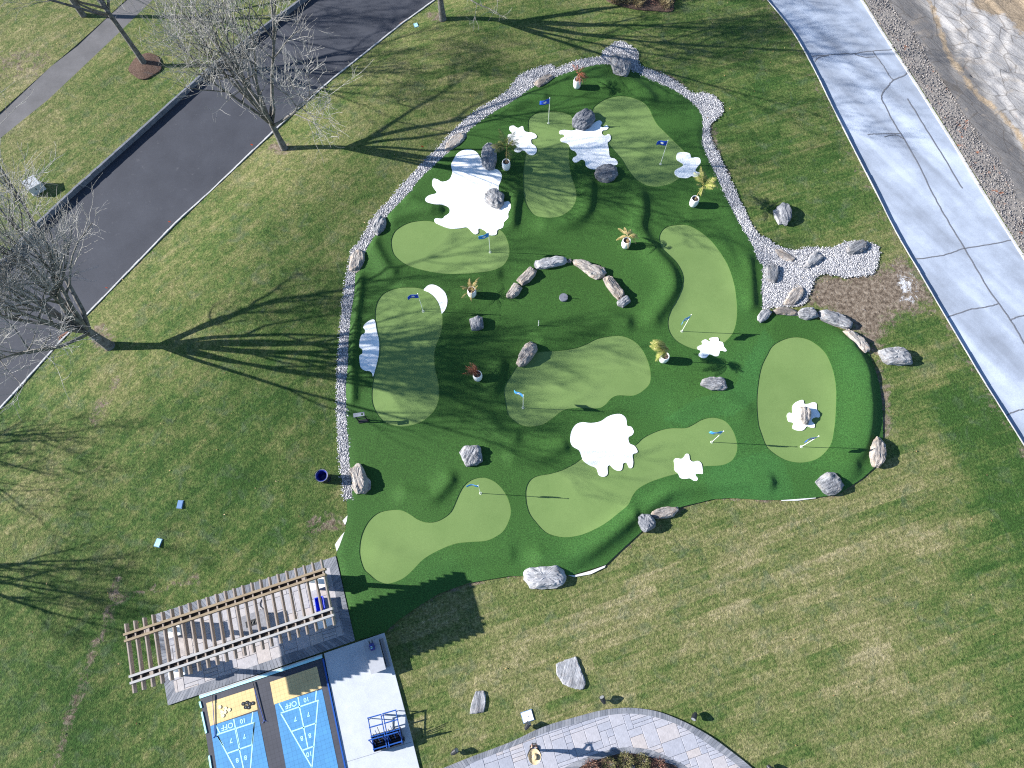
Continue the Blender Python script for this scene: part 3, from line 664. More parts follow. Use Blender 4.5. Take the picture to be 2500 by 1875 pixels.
def hz(p):
    p = np.asarray(p, float)[:, :2]; z = np.zeros(len(p))
    for r, h, wd, wm in RIDGES:      # gentle on the west side, steep on the east
        a = np.array(r); bb0 = a.min(0)-3*wd*wm; bb1 = a.max(0)+3*wd*wm
        k = np.all((p > bb0) & (p < bb1), axis=1)
        if k.any():
            d, qx = dsegx(p[k], r); we = wd*(.5*(wm+.72)-.5*(wm-.72)*np.clip(qx/(d+1e-6), -1, 1)); z[k] = np.maximum(z[k], 0)+h*np.exp(-(d/we)**2)
    x, y = p[:, 0], p[:, 1]
    z += 0.035*np.sin(x*0.8+1.1*np.sin(y*0.45))*np.sin(y*0.75+0.5)+0.035
    e = dseg(p, TURFP); z *= np.clip(e/0.28, 0, 1)*inside(p, TURFP)
    return z
def hz1(x, y): return float(hz(np.array([[x, y]]))[0])
GREENS = {
 'C': P('b2',(1158,450),(1165,400),(1190,350),(1240,310),(1320,275),(1420,260),(1500,265),(1560,285),(1640,310),(1720,315),(1850,305),(1960,305),(2060,330),(2110,370),(2140,430),(2155,500),(2150,560),(2120,620),(2060,670),(1980,695),(1850,708),(1700,712),(1550,700),(1400,670),(1280,630),(1200,570),(1170,520)),
 'D': P('b2',(1300,828),(1380,830),(1440,845),(1500,885),(1540,930),(1570,990),(1590,1060),(1590,1150),(1570,1240),(1540,1310),(1525,1380),(1525,1450),(1535,1530),(1555,1610),'c2',(1565,110),(1550,200),(1510,270),(1440,335),(1360,370),(1260,387),(1160,375),(1090,340),(1040,280),(1010,220),(995,150),(1000,40),'b2',(1020,1540),(1050,1430),(1060,1350),(1055,1260),(1035,1180),(1022,1090),(1025,1010),(1045,940),(1090,880),(1150,848),(1220,832)),
 'A': P('a3',(170,1040),(185,1000),(230,965),(290,950),(360,945),(440,950),(500,965),(545,1000),(550,1090),(530,1200),(515,1300),(525,1440),(550,1530),(573,1610),'b3',(577,60),(565,110),(530,165),(460,215),(400,232),(320,238),(240,220),(190,180),(150,110),(133,30),'a3',(130,1560),(130,1450),(145,1330),(165,1220),(175,1110)),
 'B': P('a3',(715,925),(760,880),(830,840),(920,817),(1000,818),(1080,840),(1150,880),(1195,930),(1220,990),(1260,1060),(1330,1130),(1410,1210),(1490,1290),(1525,1370),(1510,1450),(1440,1510),(1370,1555),(1270,1580),(1180,1575),(1090,1530),(1020,1450),(960,1350),(900,1280),(850,1220),(800,1150),(750,1050),(720,980)),
 'E': P('b3',(1280,450),(1275,400),(1290,355),(1330,315),(1400,297),(1480,295),(1550,315),(1640,370),(1720,440),(1790,530),(1850,630),(1890,740),(1915,850),(1928,970),(1928,1070),(1910,1170),(1870,1240),(1800,1300),(1700,1340),(1600,1345),(1520,1325),(1430,1280),(1380,1230),(1350,1160),(1350,1080),(1380,1000),(1420,930),(1455,850),(1475,770),(1468,710),(1440,650),(1400,595),(1330,530),(1295,490)),
 'F': P('b3',(300,1362),(420,1355),(560,1335),(650,1305),(730,1265),(800,1245),(900,1232),(980,1240),(1050,1270),(1110,1320),(1150,1380),(1185,1460),(1203,1550),(1195,1630),'c3',(1150,75),(1100,110),(1040,128),(930,125),(870,150),(830,195),(780,230),(700,238),(600,232),(520,238),(460,255),(400,300),(340,345),(280,375),(190,388),(110,375),(50,335),(0,285),'c2',(2120,170),(2108,100),(2120,40),'b3',(10,1590),(60,1510),(110,1440),(190,1385)),
 'G': P('c3',(150,920),(165,870),(200,825),(260,800),(350,785),(450,755),(560,700),(640,645),(800,600),(950,590),(1070,545),(1130,490),(1200,450),(1290,415),(1380,400),(1490,400),(1560,370),(1620,335),(1690,315),(1760,318),(1830,345),(1880,400),(1915,470),(1932,550),(1925,610),(1890,670),(1830,705),(1760,717),(1650,722),(1540,750),(1430,785),(1330,810),(1200,855),(1100,910),(1050,970),(1010,1050),(940,1110),(840,1190),(740,1250),(620,1300),(500,1320),(400,1310),(310,1275),(230,1190),(180,1120),(155,1040),(148,970)),
 'H': P('c2',(893,1420),(905,1320),(940,1230),(990,1160),(1060,1110),(1160,1090),(1250,1095),(1320,1130),(1380,1170),(1450,1195),(1520,1193),(1590,1165),(1660,1110),(1700,1030),(1730,960),(1770,890),(1830,840),(1900,820),(1970,825),(2040,860),(2100,920),(2145,1000),(2167,1090),(2155,1170),(2110,1260),(2050,1310),(1960,1350),(1830,1360),(1700,1375),(1560,1430),(1440,1500),(1350,1590),(1290,1645),'d2',(1230,75),(1130,105),(1040,80),(980,30),'c2',(930,1590),(900,1500)),
 'I': P('b4',(0,1470),(40,1390),(80,1320),(150,1275),(230,1248),(310,1245),(390,1265),(460,1310),(520,1370),(565,1450),(600,1550),'c4',(620,80),(618,250),(605,400),(580,520),(530,600),(460,660),(370,688),(280,690),(180,665),(90,610),(30,550),'c3',(2130,440),(2108,370),(2095,250),(2095,130),'b3',(2105,1640),(2120,1550))}
GL = {'C': 'bean-shaped pale putting green below the largest white bunker', 'D': 'tall waisted putting green beside the left stone strip', 'A': 'narrow upright putting green with the topmost flag', 'B': 'leaning oval putting green in the upper right of the course',
      'E': 'kidney-shaped putting green near the right gravel edge', 'F': 'broad boot-shaped putting green in the middle of the course', 'G': 'long diagonal putting green carrying the big white splash bunker', 'H': 'dog-leg putting green nearest the pergola', 'I': 'large oval putting green at the far right with a boulder on it'}
GREENS = {k: catmull(v, 3) for k, v in GREENS.items()}
turf, tv = sheet('putting_turf', TURFP, list(GREENS.values()), lambda p: hz(p)+0.035, 0.125, 'turf', 0.05)
nap_sheen = idw(tv, [O(*q) for q in ((1250,200,.18),(1100,350,.15),(1350,350,.2),(1500,300,.32),(1000,450,.2),(820,550,.25),(800,700,.2),(1000,650,.12),(1250,620,.28),(1450,450,.42),(1600,550,.45),(1400,600,.38),(1000,850,.22),(800,950,.3),(1250,700,.25),(1050,1000,.36),(900,1000,.35),(1200,980,.4),(1500,800,.5),(1600,650,.5),(1450,880,.62),(1600,870,.72),(1650,780,.75),(1350,1180,.6),(1100,1200,.55),(760,1150,.5),(780,1270,.6),(950,1250,.6),(1600,1060,.85),(1500,1100,.75),(1850,800,.75),(1880,950,.7),(1730,1040,.62),(1640,1050,.95),(1250,1210,.75),(1300,1170,.6),(1750,690,.45),(1700,720,.4),(1800,1030,.65))], 3)  # lighter zones stand for sheen along the fibres, put into the colour
pan = P('b3', (2150,1180),(2260,1280),(2150,1400),(2110,1560),'c3',(2095,150),(1900,300),(1700,300),(1500,380),(1300,330),(1550,180),(1900,60),'b3',(1980,1500))
nap_sheen = nap_sheen+0.22*inside(tv[:, :2], pan)
pan2 = P('c3', (1600,790),(1650,850),(1735,1000),(2200,1010),'c4',(265,990),(240,830),(180,690),(0,600),'c3',(1950,650))
nap_sheen = nap_sheen+0.16*inside(tv[:, :2], pan2)
setattr_f(turf, 'nap_sheen', np.clip(nap_sheen, 0, 1)); tag(turf, 'dark green artificial turf with low mounds covering the course', 'turf', kind='structure')
for k, poly in GREENS.items():
    g, _ = sheet('putting_green', poly, [], lambda p: hz(p)+0.010, 0.3, 'green'); tag(g, GL[k], 'putting green', 'putting greens', 'structure')
BUNK = [
 (P('a2',(1690,1345),(1720,1300),(1770,1272),(1830,1268),(1880,1290),(1915,1340),(1950,1400),(2010,1425),(2060,1440),(2090,1480),(2085,1530),(2065,1580),(2070,1640),'b2',(2090,70),(2105,108),(2150,110),(2168,160),(2145,210),(2145,250),(2110,280),(2100,320),(2055,340),(2045,378),(1990,382),(1955,350),(1915,328),(1893,335),(1893,362),(1870,375),(1840,355),(1800,318),(1740,325),(1660,328),(1590,305),(1530,275),(1530,245),(1590,245),(1610,225),(1650,195),(1645,150),(1590,130),(1530,135),(1460,110),(1448,75),(1480,45),(1540,28),(1535,0),'a2',(1540,1620),(1510,1580),(1505,1550),(1515,1515),(1550,1520),(1590,1540),(1650,1520),(1675,1460),(1665,1400)), 'largest white bunker with ragged edge and two boulders on it'),
 (P('y2',(740,230),(750,160),(820,130),(900,130),(970,180),(1040,205),(1100,180),(1160,150),(1205,170),(1220,250),(1270,320),(1360,350),(1480,360),(1600,410),(1660,480),(1640,545),(1570,570),(1490,590),(1470,640),(1500,740),(1590,800),(1650,880),(1665,960),(1630,1050),(1540,1110),(1440,1110),(1360,1070),(1290,1000),(1200,955),(1130,990),(1050,1020),(960,1010),(900,960),(920,900),(980,860),(980,800),(920,760),(850,790),(770,760),(690,720),(700,650),(690,580),(685,500),(700,430),(760,405),(820,395),(830,360),(780,310),(750,270)), 'small white splat bunker beside the potted palm and narrow green'),
 (P('a3',(435,1115),(475,1105),(540,1110),(600,1092),(680,1080),(730,1040),(770,1022),(795,1040),(780,1065),(800,1080),(830,1060),(848,1080),(830,1100),(800,1105),(790,1130),(815,1150),(850,1135),(868,1160),(860,1190),(840,1210),(850,1260),(860,1330),(900,1345),(925,1375),(910,1400),(840,1400),(770,1410),(740,1435),(690,1430),(655,1405),(650,1370),(620,1355),(575,1380),(545,1365),(550,1340),(580,1320),(570,1290),(530,1270),(515,1230),(490,1215),(450,1205),(445,1180),(475,1165),(470,1145),(440,1140)), 'speckled white bunker between two upper greens with boulders at both ends'),
 (P('a3',(1420,1330),(1430,1300),(1480,1293),(1530,1305),(1545,1340),(1580,1335),(1615,1345),(1622,1380),(1600,1410),(1580,1440),(1590,1455),(1618,1465),(1610,1490),(1570,1500),(1550,1490),(1510,1508),(1450,1505),(1410,1480),(1405,1450),(1430,1430),(1470,1410),(1475,1390),(1450,1375),(1425,1355)), 'small white hourglass bunker at the tip of the leaning oval green'),
 (P('y7',(1040,690),(1100,620),(1200,550),(1320,530),(1460,555),(1620,640),(1760,780),(1820,950),(1830,1100),(1790,1280),(1720,1410),(1650,1480),(1630,1430),(1600,1300),(1540,1130),(1450,980),(1330,850),(1180,750)), 'smooth white crescent bunker hugging the waisted green'),
 (P('b2',(1020,1098),(980,1100),(940,1130),(925,1160),(940,1185),(935,1210),(910,1225),(895,1280),(895,1330),(915,1345),(918,1380),(895,1400),(895,1450),(905,1500),(940,1525),(980,1530),(1000,1550),(1008,1575),(1025,1520),(1050,1420),(1058,1340),(1055,1260),(1035,1180)), 'white half-moon bunker on the left side of the waisted green'),
 (P('b3',(1600,1320),(1640,1300),(1635,1275),(1665,1260),(1695,1275),(1712,1278),(1700,1252),(1730,1243),(1770,1245),(1780,1275),(1810,1285),(1820,1320),(1842,1350),(1830,1362),(1790,1355),(1775,1395),(1745,1402),(1700,1385),(1670,1415),(1630,1415),(1605,1390),(1625,1360),(1600,1340)), 'small white star bunker at the foot of the kidney green'),
 (P('c3',(525,490),(535,430),(570,375),(625,353),(700,360),(780,345),(840,305),(900,285),(955,285),(995,320),(1005,380),(1040,390),(1060,430),(1045,460),(1015,480),(1025,530),(1065,550),(1090,590),(1085,610),(1050,625),(1055,690),(1045,735),(1020,735),(1000,695),(970,700),(960,750),(930,762),(890,745),(860,715),(838,730),(838,790),(805,812),(765,795),(745,740),(690,715),(640,680),(620,640),(600,590),(550,560),(530,530)), 'big clean white splash bunker on the long diagonal green'),
 (P('c3',(1398,670),(1420,655),(1460,660),(1485,640),(1500,618),(1525,625),(1532,665),(1560,685),(1600,677),(1630,700),(1640,750),(1640,785),(1610,785),(1585,785),(1580,800),(1597,825),(1585,848),(1560,845),(1530,825),(1490,830),(1450,820),(1435,785),(1405,755),(1405,715)), 'small white splat bunker on the lower edge of the diagonal green'),
 (P('c4',(210,290),(225,270),(255,272),(255,220),(280,185),(330,163),(350,170),(355,195),(390,195),(430,182),(458,195),(460,240),(485,280),(480,310),(450,308),(420,325),(420,345),(440,365),(440,395),(410,395),(375,385),(350,415),(310,423),(260,405),(260,375),(265,355),(225,345),(212,315)), 'white flower-shaped bunker with a boulder on the far right green')]
for p, lab in BUNK:
    b, _ = sheet('white_bunker', catmull(p, 3), [], lambda q: hz(q)+0.046, 0.25, 'white_turf', 0.036); tag(b, lab, 'bunker', 'white turf bunkers', 'structure')

# ---- stone strip
gb, _ = sheet('stone_strip', GRAVP, [], flat(0.014), 1.0, 'gravel_bed', 0.04); tag(gb, 'bed of the white stone strip round the course', 'gravel', kind='structure')
def icosa():
    t = (1+5**.5)/2; v = np.array([(-1,t,0),(1,t,0),(-1,-t,0),(1,-t,0),(0,-1,t),(0,1,t),(0,-1,-t),(0,1,-t),(t,0,-1),(t,0,1),(-t,0,-1),(-t,0,1)], float); v /= np.linalg.norm(v[0])
    f = np.array([(0,11,5),(0,5,1),(0,1,7),(0,7,10),(0,10,11),(1,5,9),(5,11,4),(11,10,2),(10,7,6),(7,1,8),(3,9,4),(3,4,2),(3,2,6),(3,6,8),(3,8,9),(4,9,5),(2,4,11),(6,2,10),(8,6,7),(9,8,1)], np.int32)
    return v, f
IV, IF = icosa()
def pebbles(name, poly, dens, r0, r1, z, mat, label, edge=0.13, seed=3):
    rng = np.random.default_rng(seed); a = np.array(poly); lo = a.min(0)-edge; hi = a.max(0)+edge
    n = int(np.prod(hi-lo)*dens); p = rng.uniform(lo, hi, (n, 2)); ins = inside(p, poly); d = dseg(p[~ins], poly); k = ins.copy(); k[np.where(~ins)[0][d < edge*rng.uniform(0, 1, len(d))**2.2]] = True; di = dseg(p[ins], poly); k[np.where(ins)[0][di < .10*rng.uniform(0, 1, len(di))**2]] = False
    p = p[k]; n = len(p); r = rng.uniform(r0, r1, n)**1
    sc = np.stack([r*rng.uniform(.8, 1.4, n), r*rng.uniform(.8, 1.4, n), r*rng.uniform(.5, .9, n)], 1)
    ang = rng.uniform(0, 6.283, n); jit = rng.uniform(.75, 1.2, (n, 12, 1))
    v = IV[None]*jit*sc[:, None]; c, s = np.cos(ang)[:, None], np.sin(ang)[:, None]
    x = v[:, :, 0]*c-v[:, :, 1]*s; y = v[:, :, 0]*s+v[:, :, 1]*c
    v = np.stack([x+p[:, 0:1], y+p[:, 1:2], v[:, :, 2]+z+r[:, None]*rng.uniform(0.1, .7, (n, 1))], 2).reshape(-1, 3)
    f = (IF[None]+(np.arange(n)*12)[:, None, None]).reshape(-1, 3)
    o = npmesh(name, v, f, mat); tag(o, label, 'gravel', kind='stuff'); return o
pebbles('white_pebbles', GRAVP, 700, .015, .036, .014, 'pebble', 'white and grey pebbles filling the strip round the course')
pebbles('rubble_stones', b_in[1:-1]+offset(near, sgn*2.0)[1:-1][::-1], 130, .018, .05, .01, 'rubble', 'brown rubble stones along the grey road', seed=5)

# bare edging and membrane showing beside the turf
for pl, lab in ((P('c3', (510,1640),(560,1640),(690,1605),(825,1556),(815,1575),(700,1630),(560,1655)), 'white edging showing beside the biggest pale boulder'), (P('c4', (165,1005),(262,980),(280,994),(450,982),(455,990),(300,1010),(170,1012)), 'white edging showing under the lower right turf edge'),
                (P('c2', (748,1180),(790,1135),(785,1180),(770,1215)), 'scrap of white membrane above the pergola corner'), (P('c2', (685,1380),(725,1320),(768,1270),(750,1330),(700,1440)), 'long white membrane scrap along the left turf edge')):
    o = MB().prism(pl, -.03, .022).build('white_edging', 'kerb_white'); tag(o, lab, 'edging')

# ================================================================== BOULDERS
def gz(x, y): return hz1(x, y)+0.03 if inside([(x, y)], TURFP)[0] else 0.0
def GL_(px):      # point on the lawn surface
    z = 0.0
    for _ in range(3): x, y = G(*px, z); z = lz1(x, y)+0.02
    return x, y, z
def rock(outline, h, mat, label, name='boulder', seed=0, group=None, sink=0.05, grain=None, flat_top=0.7):
    """outline: photo positions; the body is built round them with its own height"""
    pts = [G(*q, h*0.45) for q in outline]
    if area(pts) < 0: pts = pts[::-1]
    cx = sum(p[0] for p in pts)/len(pts); cy = sum(p[1] for p in pts)/len(pts)
    z0 = gz(cx, cy)
    a = np.array(pts)-(cx, cy)
    if grain is None:
        u, s, vt = np.linalg.svd(a, full_matrices=False); ang = math.atan2(vt[0][1], vt[0][0])
    else: ang = math.radians(grain)
    c, s = math.cos(-ang), math.sin(-ang); loc = [(x*c-y*s, x*s+y*c) for x, y in a]
    ring = resample(loc, 44); rnd = random.Random(seed); off = Vector((rnd.uniform(0, 99), rnd.uniform(0, 99), rnd.uniform(0, 99)))
    ft = flat_top
    lay = [(-sink, 0.98), (h*0.12, 1.0), (h*0.27, 1.0), (h*0.42, .985), (h*0.56, 0.965), (h*0.69, 0.93), (h*0.80, 0.875), (h*0.89, (ft+.875)/2+.02), (h*0.95, ft), (h*0.985, ft*0.78), (h, ft*0.54), (h*1.01, ft*.28)]
    v = []; f = []; n = len(ring); sz = max(max(abs(q[0]), abs(q[1])) for q in ring); sy = max(abs(q[1]) for q in ring)
    planes = []
    for k in range(11):      # cleavage faces
        t = rnd.uniform(0, 6.283); e = rnd.uniform(.35, 1.25); d = Vector((math.cos(t)*math.cos(e), math.sin(t)*math.cos(e), math.sin(e)))
        ex = math.hypot(d.x*sz, d.y*sy)+d.z*h; planes.append((d, ex*rnd.uniform(.74, .93)))
    for i, (z, k) in enumerate(lay):
        for x, y in ring:
            p = Vector((x*k, y*k, z)); L = math.hypot(p.x, p.y)+1e-6
            q = Vector((p.x*2.2, p.y*5.5, p.z*5.5))+off; d = mnoise.fractal(q, 0.8, 2.1, 5); e = mnoise.cell(Vector((p.x*2.5, p.y*9.0, p.z*2))+off)-.5
            am = .085*sz*(.4 if i < 2 else 1.0); p.x += p.x/L*d*am; p.y += p.y/L*d*am
            if i > 2 and h > .1:
                for dd, of in planes:
                    s2 = p.dot(dd)-of
                    if s2 > 0: p -= dd*s2
            if i > 2: p.z += (d*.10+e*.06)*h*min(1, (i-2)/4)
            v.append(tuple(p))
    for i in range(len(lay)-1):
        for k in range(n): f.append((i*n+k, i*n+(k+1) % n, (i+1)*n+(k+1) % n, (i+1)*n+k))
    q = (len(lay)-1)*n; v.append((0, 0, sum(v[q+k][2] for k in range(n))/n)); f += [(q+k, q+(k+1) % n, len(v)-1) for k in range(n)]
    o = raw(name, v, f, mat, loc=(cx, cy, z0), rz=ang); tag(o, label, 'rock', group); return o
def TP(*a):
    out = []; t = None
    for q in a:
        if isinstance(q, str): t = q
        else: out.append(T(t, *q))
    return out
EDGE = 'boulders set along the edge of the course'; ONC = 'boulders on the course'; ARC = 'stones of the low arc'; SCR = 'rocks in the gravel at the right'; ROW = 'rocks edging the oval green'
ROCKS = [
 (TP('a3',(862,475),(900,458),(1000,475),(1020,510),(1045,545),(1030,590),(1000,648),(960,640),(930,625),(890,605),(878,560)), .5, 'rock_grey', 'large blocky grey boulder at the top of the stone strip', EDGE),
 (TP('a3',(215,690),(290,650),(350,618),(378,635),(380,660),(330,700),(260,738),(235,720)), .2, 'rock_tan', 'low flat rock in the stone strip beside the topmost pot', EDGE),
 (TP('a2',(1610,1240),(1640,1180),(1720,1120),(1780,1110),(1795,1150),(1740,1210),(1660,1270),(1615,1285)), .16, 'rock_tan', 'low brown rock lying across the upper left stone strip', EDGE),
 (TP('a2',(1915,1320),(1925,1250),(1960,1205),(2010,1205),(2040,1250),(2050,1340),(2030,1420),(1980,1430),(1930,1400)), .45, 'rock_dark', 'tall dark ribbed boulder next to a potted palm', ONC),
 (TP('a2',(1945,1650),(1985,1605),(2050,1605),(2110,1650),'b2',(2110,60),(2105,120),(2070,158),(2010,140),(1950,95)), .42, 'rock_grey', 'round grey boulder sitting on the largest white bunker', ONC),
 (TP('a3',(540,1020),(560,980),(610,940),(680,925),(730,960),(735,1010),(700,1060),(640,1095),(580,1080),(545,1060)), .45, 'rock_dark', 'dark boulder at the top end of the speckled bunker', ONC),
 (TP('a3',(728,1460),(750,1420),(800,1395),(880,1395),(920,1420),(930,1470),(900,1515),(840,1542),(780,1530),(740,1500)), .35, 'rock_grey', 'striped grey boulder at the lower end of the speckled bunker', ONC),
 (TP('b2',(1000,300),(1030,240),(1070,212),(1110,235),(1120,280),(1095,330),(1040,378),(1005,350)), .34, 'rock_grey', 'blue-grey boulder on the left stone strip above a tan one', EDGE),
 (TP('b2',(800,620),(815,560),(850,500),(900,495),(935,530),(930,590),(890,670),(860,690),(805,670)), .3, 'rock_tan', 'tan streaked boulder interrupting the left stone strip', EDGE),
 (TP('b2',(1815,1085),(1890,1062),(1930,1080),(1938,1160),(1900,1178),(1835,1180)), .38, 'rock_grey', 'small cube-like boulder left of the stone arc', ONC),
 (TP('b3',(-18,890),(50,780),(125,820),(90,880),(40,912),(-5,905)), .28, 'rock_tan', 'leftmost end stone of the low arc', ARC),
 (TP('b3',(70,760),(190,645),(245,680),(230,720),(180,775),(120,805)), .30, 'rock_tan', 'second stone from the left of the low arc', ARC),
 (TP('b3',(215,620),(235,595),(330,580),(420,562),(490,568),(505,600),(480,622),(400,640),(320,660),(240,662)), .32, 'rock_pale', 'long pale stone at the crown of the low arc', ARC),
 (TP('b3',(505,588),(525,577),(541,592),(530,615),(507,610)), .14, 'rock_tan', 'tiny brown stone wedged at the crown of the arc', ARC),
 (TP('b3',(545,590),(570,575),(640,595),(720,630),(820,655),(835,690),(800,735),(745,745),(690,720),(630,665),(560,620)), .38, 'rock_tan', 'longest stone of the arc, right of its crown', ARC),
 (TP('b3',(800,735),(850,710),(880,730),(930,800),(990,875),(970,900),(930,920),(880,870),(830,800)), .42, 'rock_tan', 'long stone sloping down the right side of the arc', ARC),
 (TP('b3',(920,940),(1000,880),(1020,905),(1035,940),(970,988),(925,970)), .32, 'rock_grey', 'short end stone at the right foot of the arc', ARC),
 (TP('b3',(65,1455),(110,1360),(150,1290),(200,1278),(245,1305),(250,1345),(200,1420),(150,1475),(100,1482)), .45, 'rock_tan', 'upright brownish boulder on the boot-shaped green edge', ONC),
 (TP('b3',(1620,1630),(1640,1595),(1700,1577),(1790,1577),(1820,1590),(1845,1650),'c3',(1855,60),(1830,80),(1720,80),(1630,40)), .3, 'rock_pale', 'flat pale grey boulder between diagonal and kidney greens', ONC),
 (TP('c2',(1732,600),(1780,550),(1890,545),(1915,570),(1925,680),(1880,710),(1790,725),(1770,680)), .34, 'rock_pale', 'square pale boulder on open turf above the dog-leg green', ONC),
 (TP('c2',(812,745),(850,705),(890,695),(920,730),(945,805),(985,850),(980,910),(940,945),(860,955),(825,900),(835,860),(815,800)), .45, 'rock_tan', 'large pinkish boulder beside the slatted litter bin', EDGE),
 (TP('c3',(1090,1150),(1130,1120),(1200,1125),(1235,1160),(1252,1225),(1220,1250),(1160,1280),(1130,1255),(1100,1200)), .4, 'rock_dark', 'dark grey boulder on the lower turf edge beside a flat one', EDGE),
 (TP('c3',(1200,1105),(1260,1078),(1350,1062),(1435,1062),(1442,1090),(1400,1145),(1320,1160),(1240,1160),(1215,1135)), .22, 'rock_tan', 'flat tan rock touching the dark boulder on the lower edge', EDGE),
 (TP('c3',(130,1620),(170,1580),(280,1557),(420,1555),(460,1580),(490,1630),'d3',(500,50),(470,110),(420,130),(300,145),(200,145),(165,110),(135,70)), .4, 'rock_pale', 'biggest pale boulder at the bottom edge of the turf', EDGE),
 (TP('c4',(450,850),(500,800),(560,765),(610,775),(650,820),(692,880),(660,925),(620,960),(570,968),(520,940),(490,900)), .36, 'rock_grey', 'diamond-shaped grey boulder at the lower right turf corner', EDGE),
 (TP('c4',(915,560),(940,500),(970,470),(1010,480),(1040,560),(1045,620),(1020,690),(990,728),(945,725),(930,690),(912,630)), .42, 'rock_tan', 'upright tan boulder on the right rim of the course', EDGE),
 (TP('c4',(298,240),(330,215),(380,222),(412,245),(415,300),(390,370),(350,360),(315,320)), .36, 'rock_tan', 'small tan boulder on the white flower-shaped bunker', ONC),
 (TP('b4',(130,130),(180,95),(225,120),(245,180),(248,240),(215,283),(185,270),(150,220)), .42, 'rock_dark', 'dark blue-grey boulder alone on the right lawn', None),
 (TP('b4',(95,165),(128,150),(160,215),(192,276),(145,286),(110,230)), .12, 'rock_pale', 'thin pale rock under the dark boulder on the right lawn', None),
 (TP('b4',(720,490),(745,440),(860,410),(888,440),(895,490),(850,515),(770,535),(725,520)), .26, 'rock_grey', 'rounded grey rock at the right tip of the gravel', SCR),
 (TP('b4',(345,650),(440,505),(500,545),(520,560),(470,610),(400,650)), .2, 'rock_grey', 'wedge-shaped grey rock in the middle of the gravel', SCR),
 (TP('b4',(105,500),(150,490),(230,530),(295,580),(270,605),(190,590),(140,550)), .12, 'rock_tan', 'low tan rock half buried along the upper gravel edge', SCR),
 (TP('b4',(30,640),(80,625),(138,630),(142,690),(135,765),(90,780),(40,750)), .24, 'rock_grey', 'upright striped rock in the gravel beside the turf', SCR),
 (TP('b4',(180,955),(230,870),(290,785),(340,815),(370,855),(340,900),(270,965),(220,965)), .2, 'rock_tan', 'triangular pinkish rock at the lower gravel edge', SCR),
 (TP('b4',(-40,1060),(0,1005),(60,1005),(90,1025),(40,1090),(-10,1120),(-35,1100)), .25, 'rock_grey', 'leftmost small grey rock of the row above the oval green', ROW),
 (TP('b4',(95,1015),(130,985),(220,985),(300,1010),(310,1055),(230,1050),(130,1045)), .2, 'rock_tan', 'low brown second rock of the row above the oval green', ROW),
 (TP('b4',(305,1030),(330,992),(430,988),(470,1020),(485,1060),(440,1075),(380,1092),(320,1070)), .3, 'rock_pale', 'rounded whitish rock in the row above the oval green', ROW),
 (TP('b4',(480,1010),(540,1005),(640,1030),(720,1080),(775,1110),(760,1160),(710,1160),(600,1125),(510,1085)), .34, 'rock_grey', 'longest grey rock in the row above the oval green', ROW),
 (TP('b4',(685,1180),(730,1162),(800,1200),(870,1275),(910,1320),(915,1355),(870,1368),(820,1340),(750,1265)), .3, 'rock_tan', 'last rock of the row, sloping down the right turf edge', ROW),
 (TP('b4',(995,1345),(1060,1325),(1170,1325),(1230,1350),(1270,1410),(1285,1460),(1180,1468),(1080,1460),(1040,1440),(1010,1390)), .45, 'rock_grey', 'long grey boulder alone on the lawn by the grey road', None)]
for k, (o, h, m, lab, grp) in enumerate(ROCKS): rock(o, h, m, lab, seed=k+11, group=grp)
rock(TP('d3',(405,780),(575,715),(600,790),(640,880),(660,950),(640,1000),(560,990),(460,950),(410,870)), .07, 'rock_pale', 'flat bluish stone slab sunk in the lower lawn', 'stone_slab', 71, grain=70, flat_top=.92)
rock(TP('d2',(1820,1200),(1840,1090),(1870,1010),(1940,1005),(1958,1060),(1955,1130),(1940,1190),(1880,1200)), .08, 'rock_pale', 'narrow white ribbed stone sunk in the lawn beside the concrete pad', 'stone_slab', 72, grain=80, flat_top=.9)

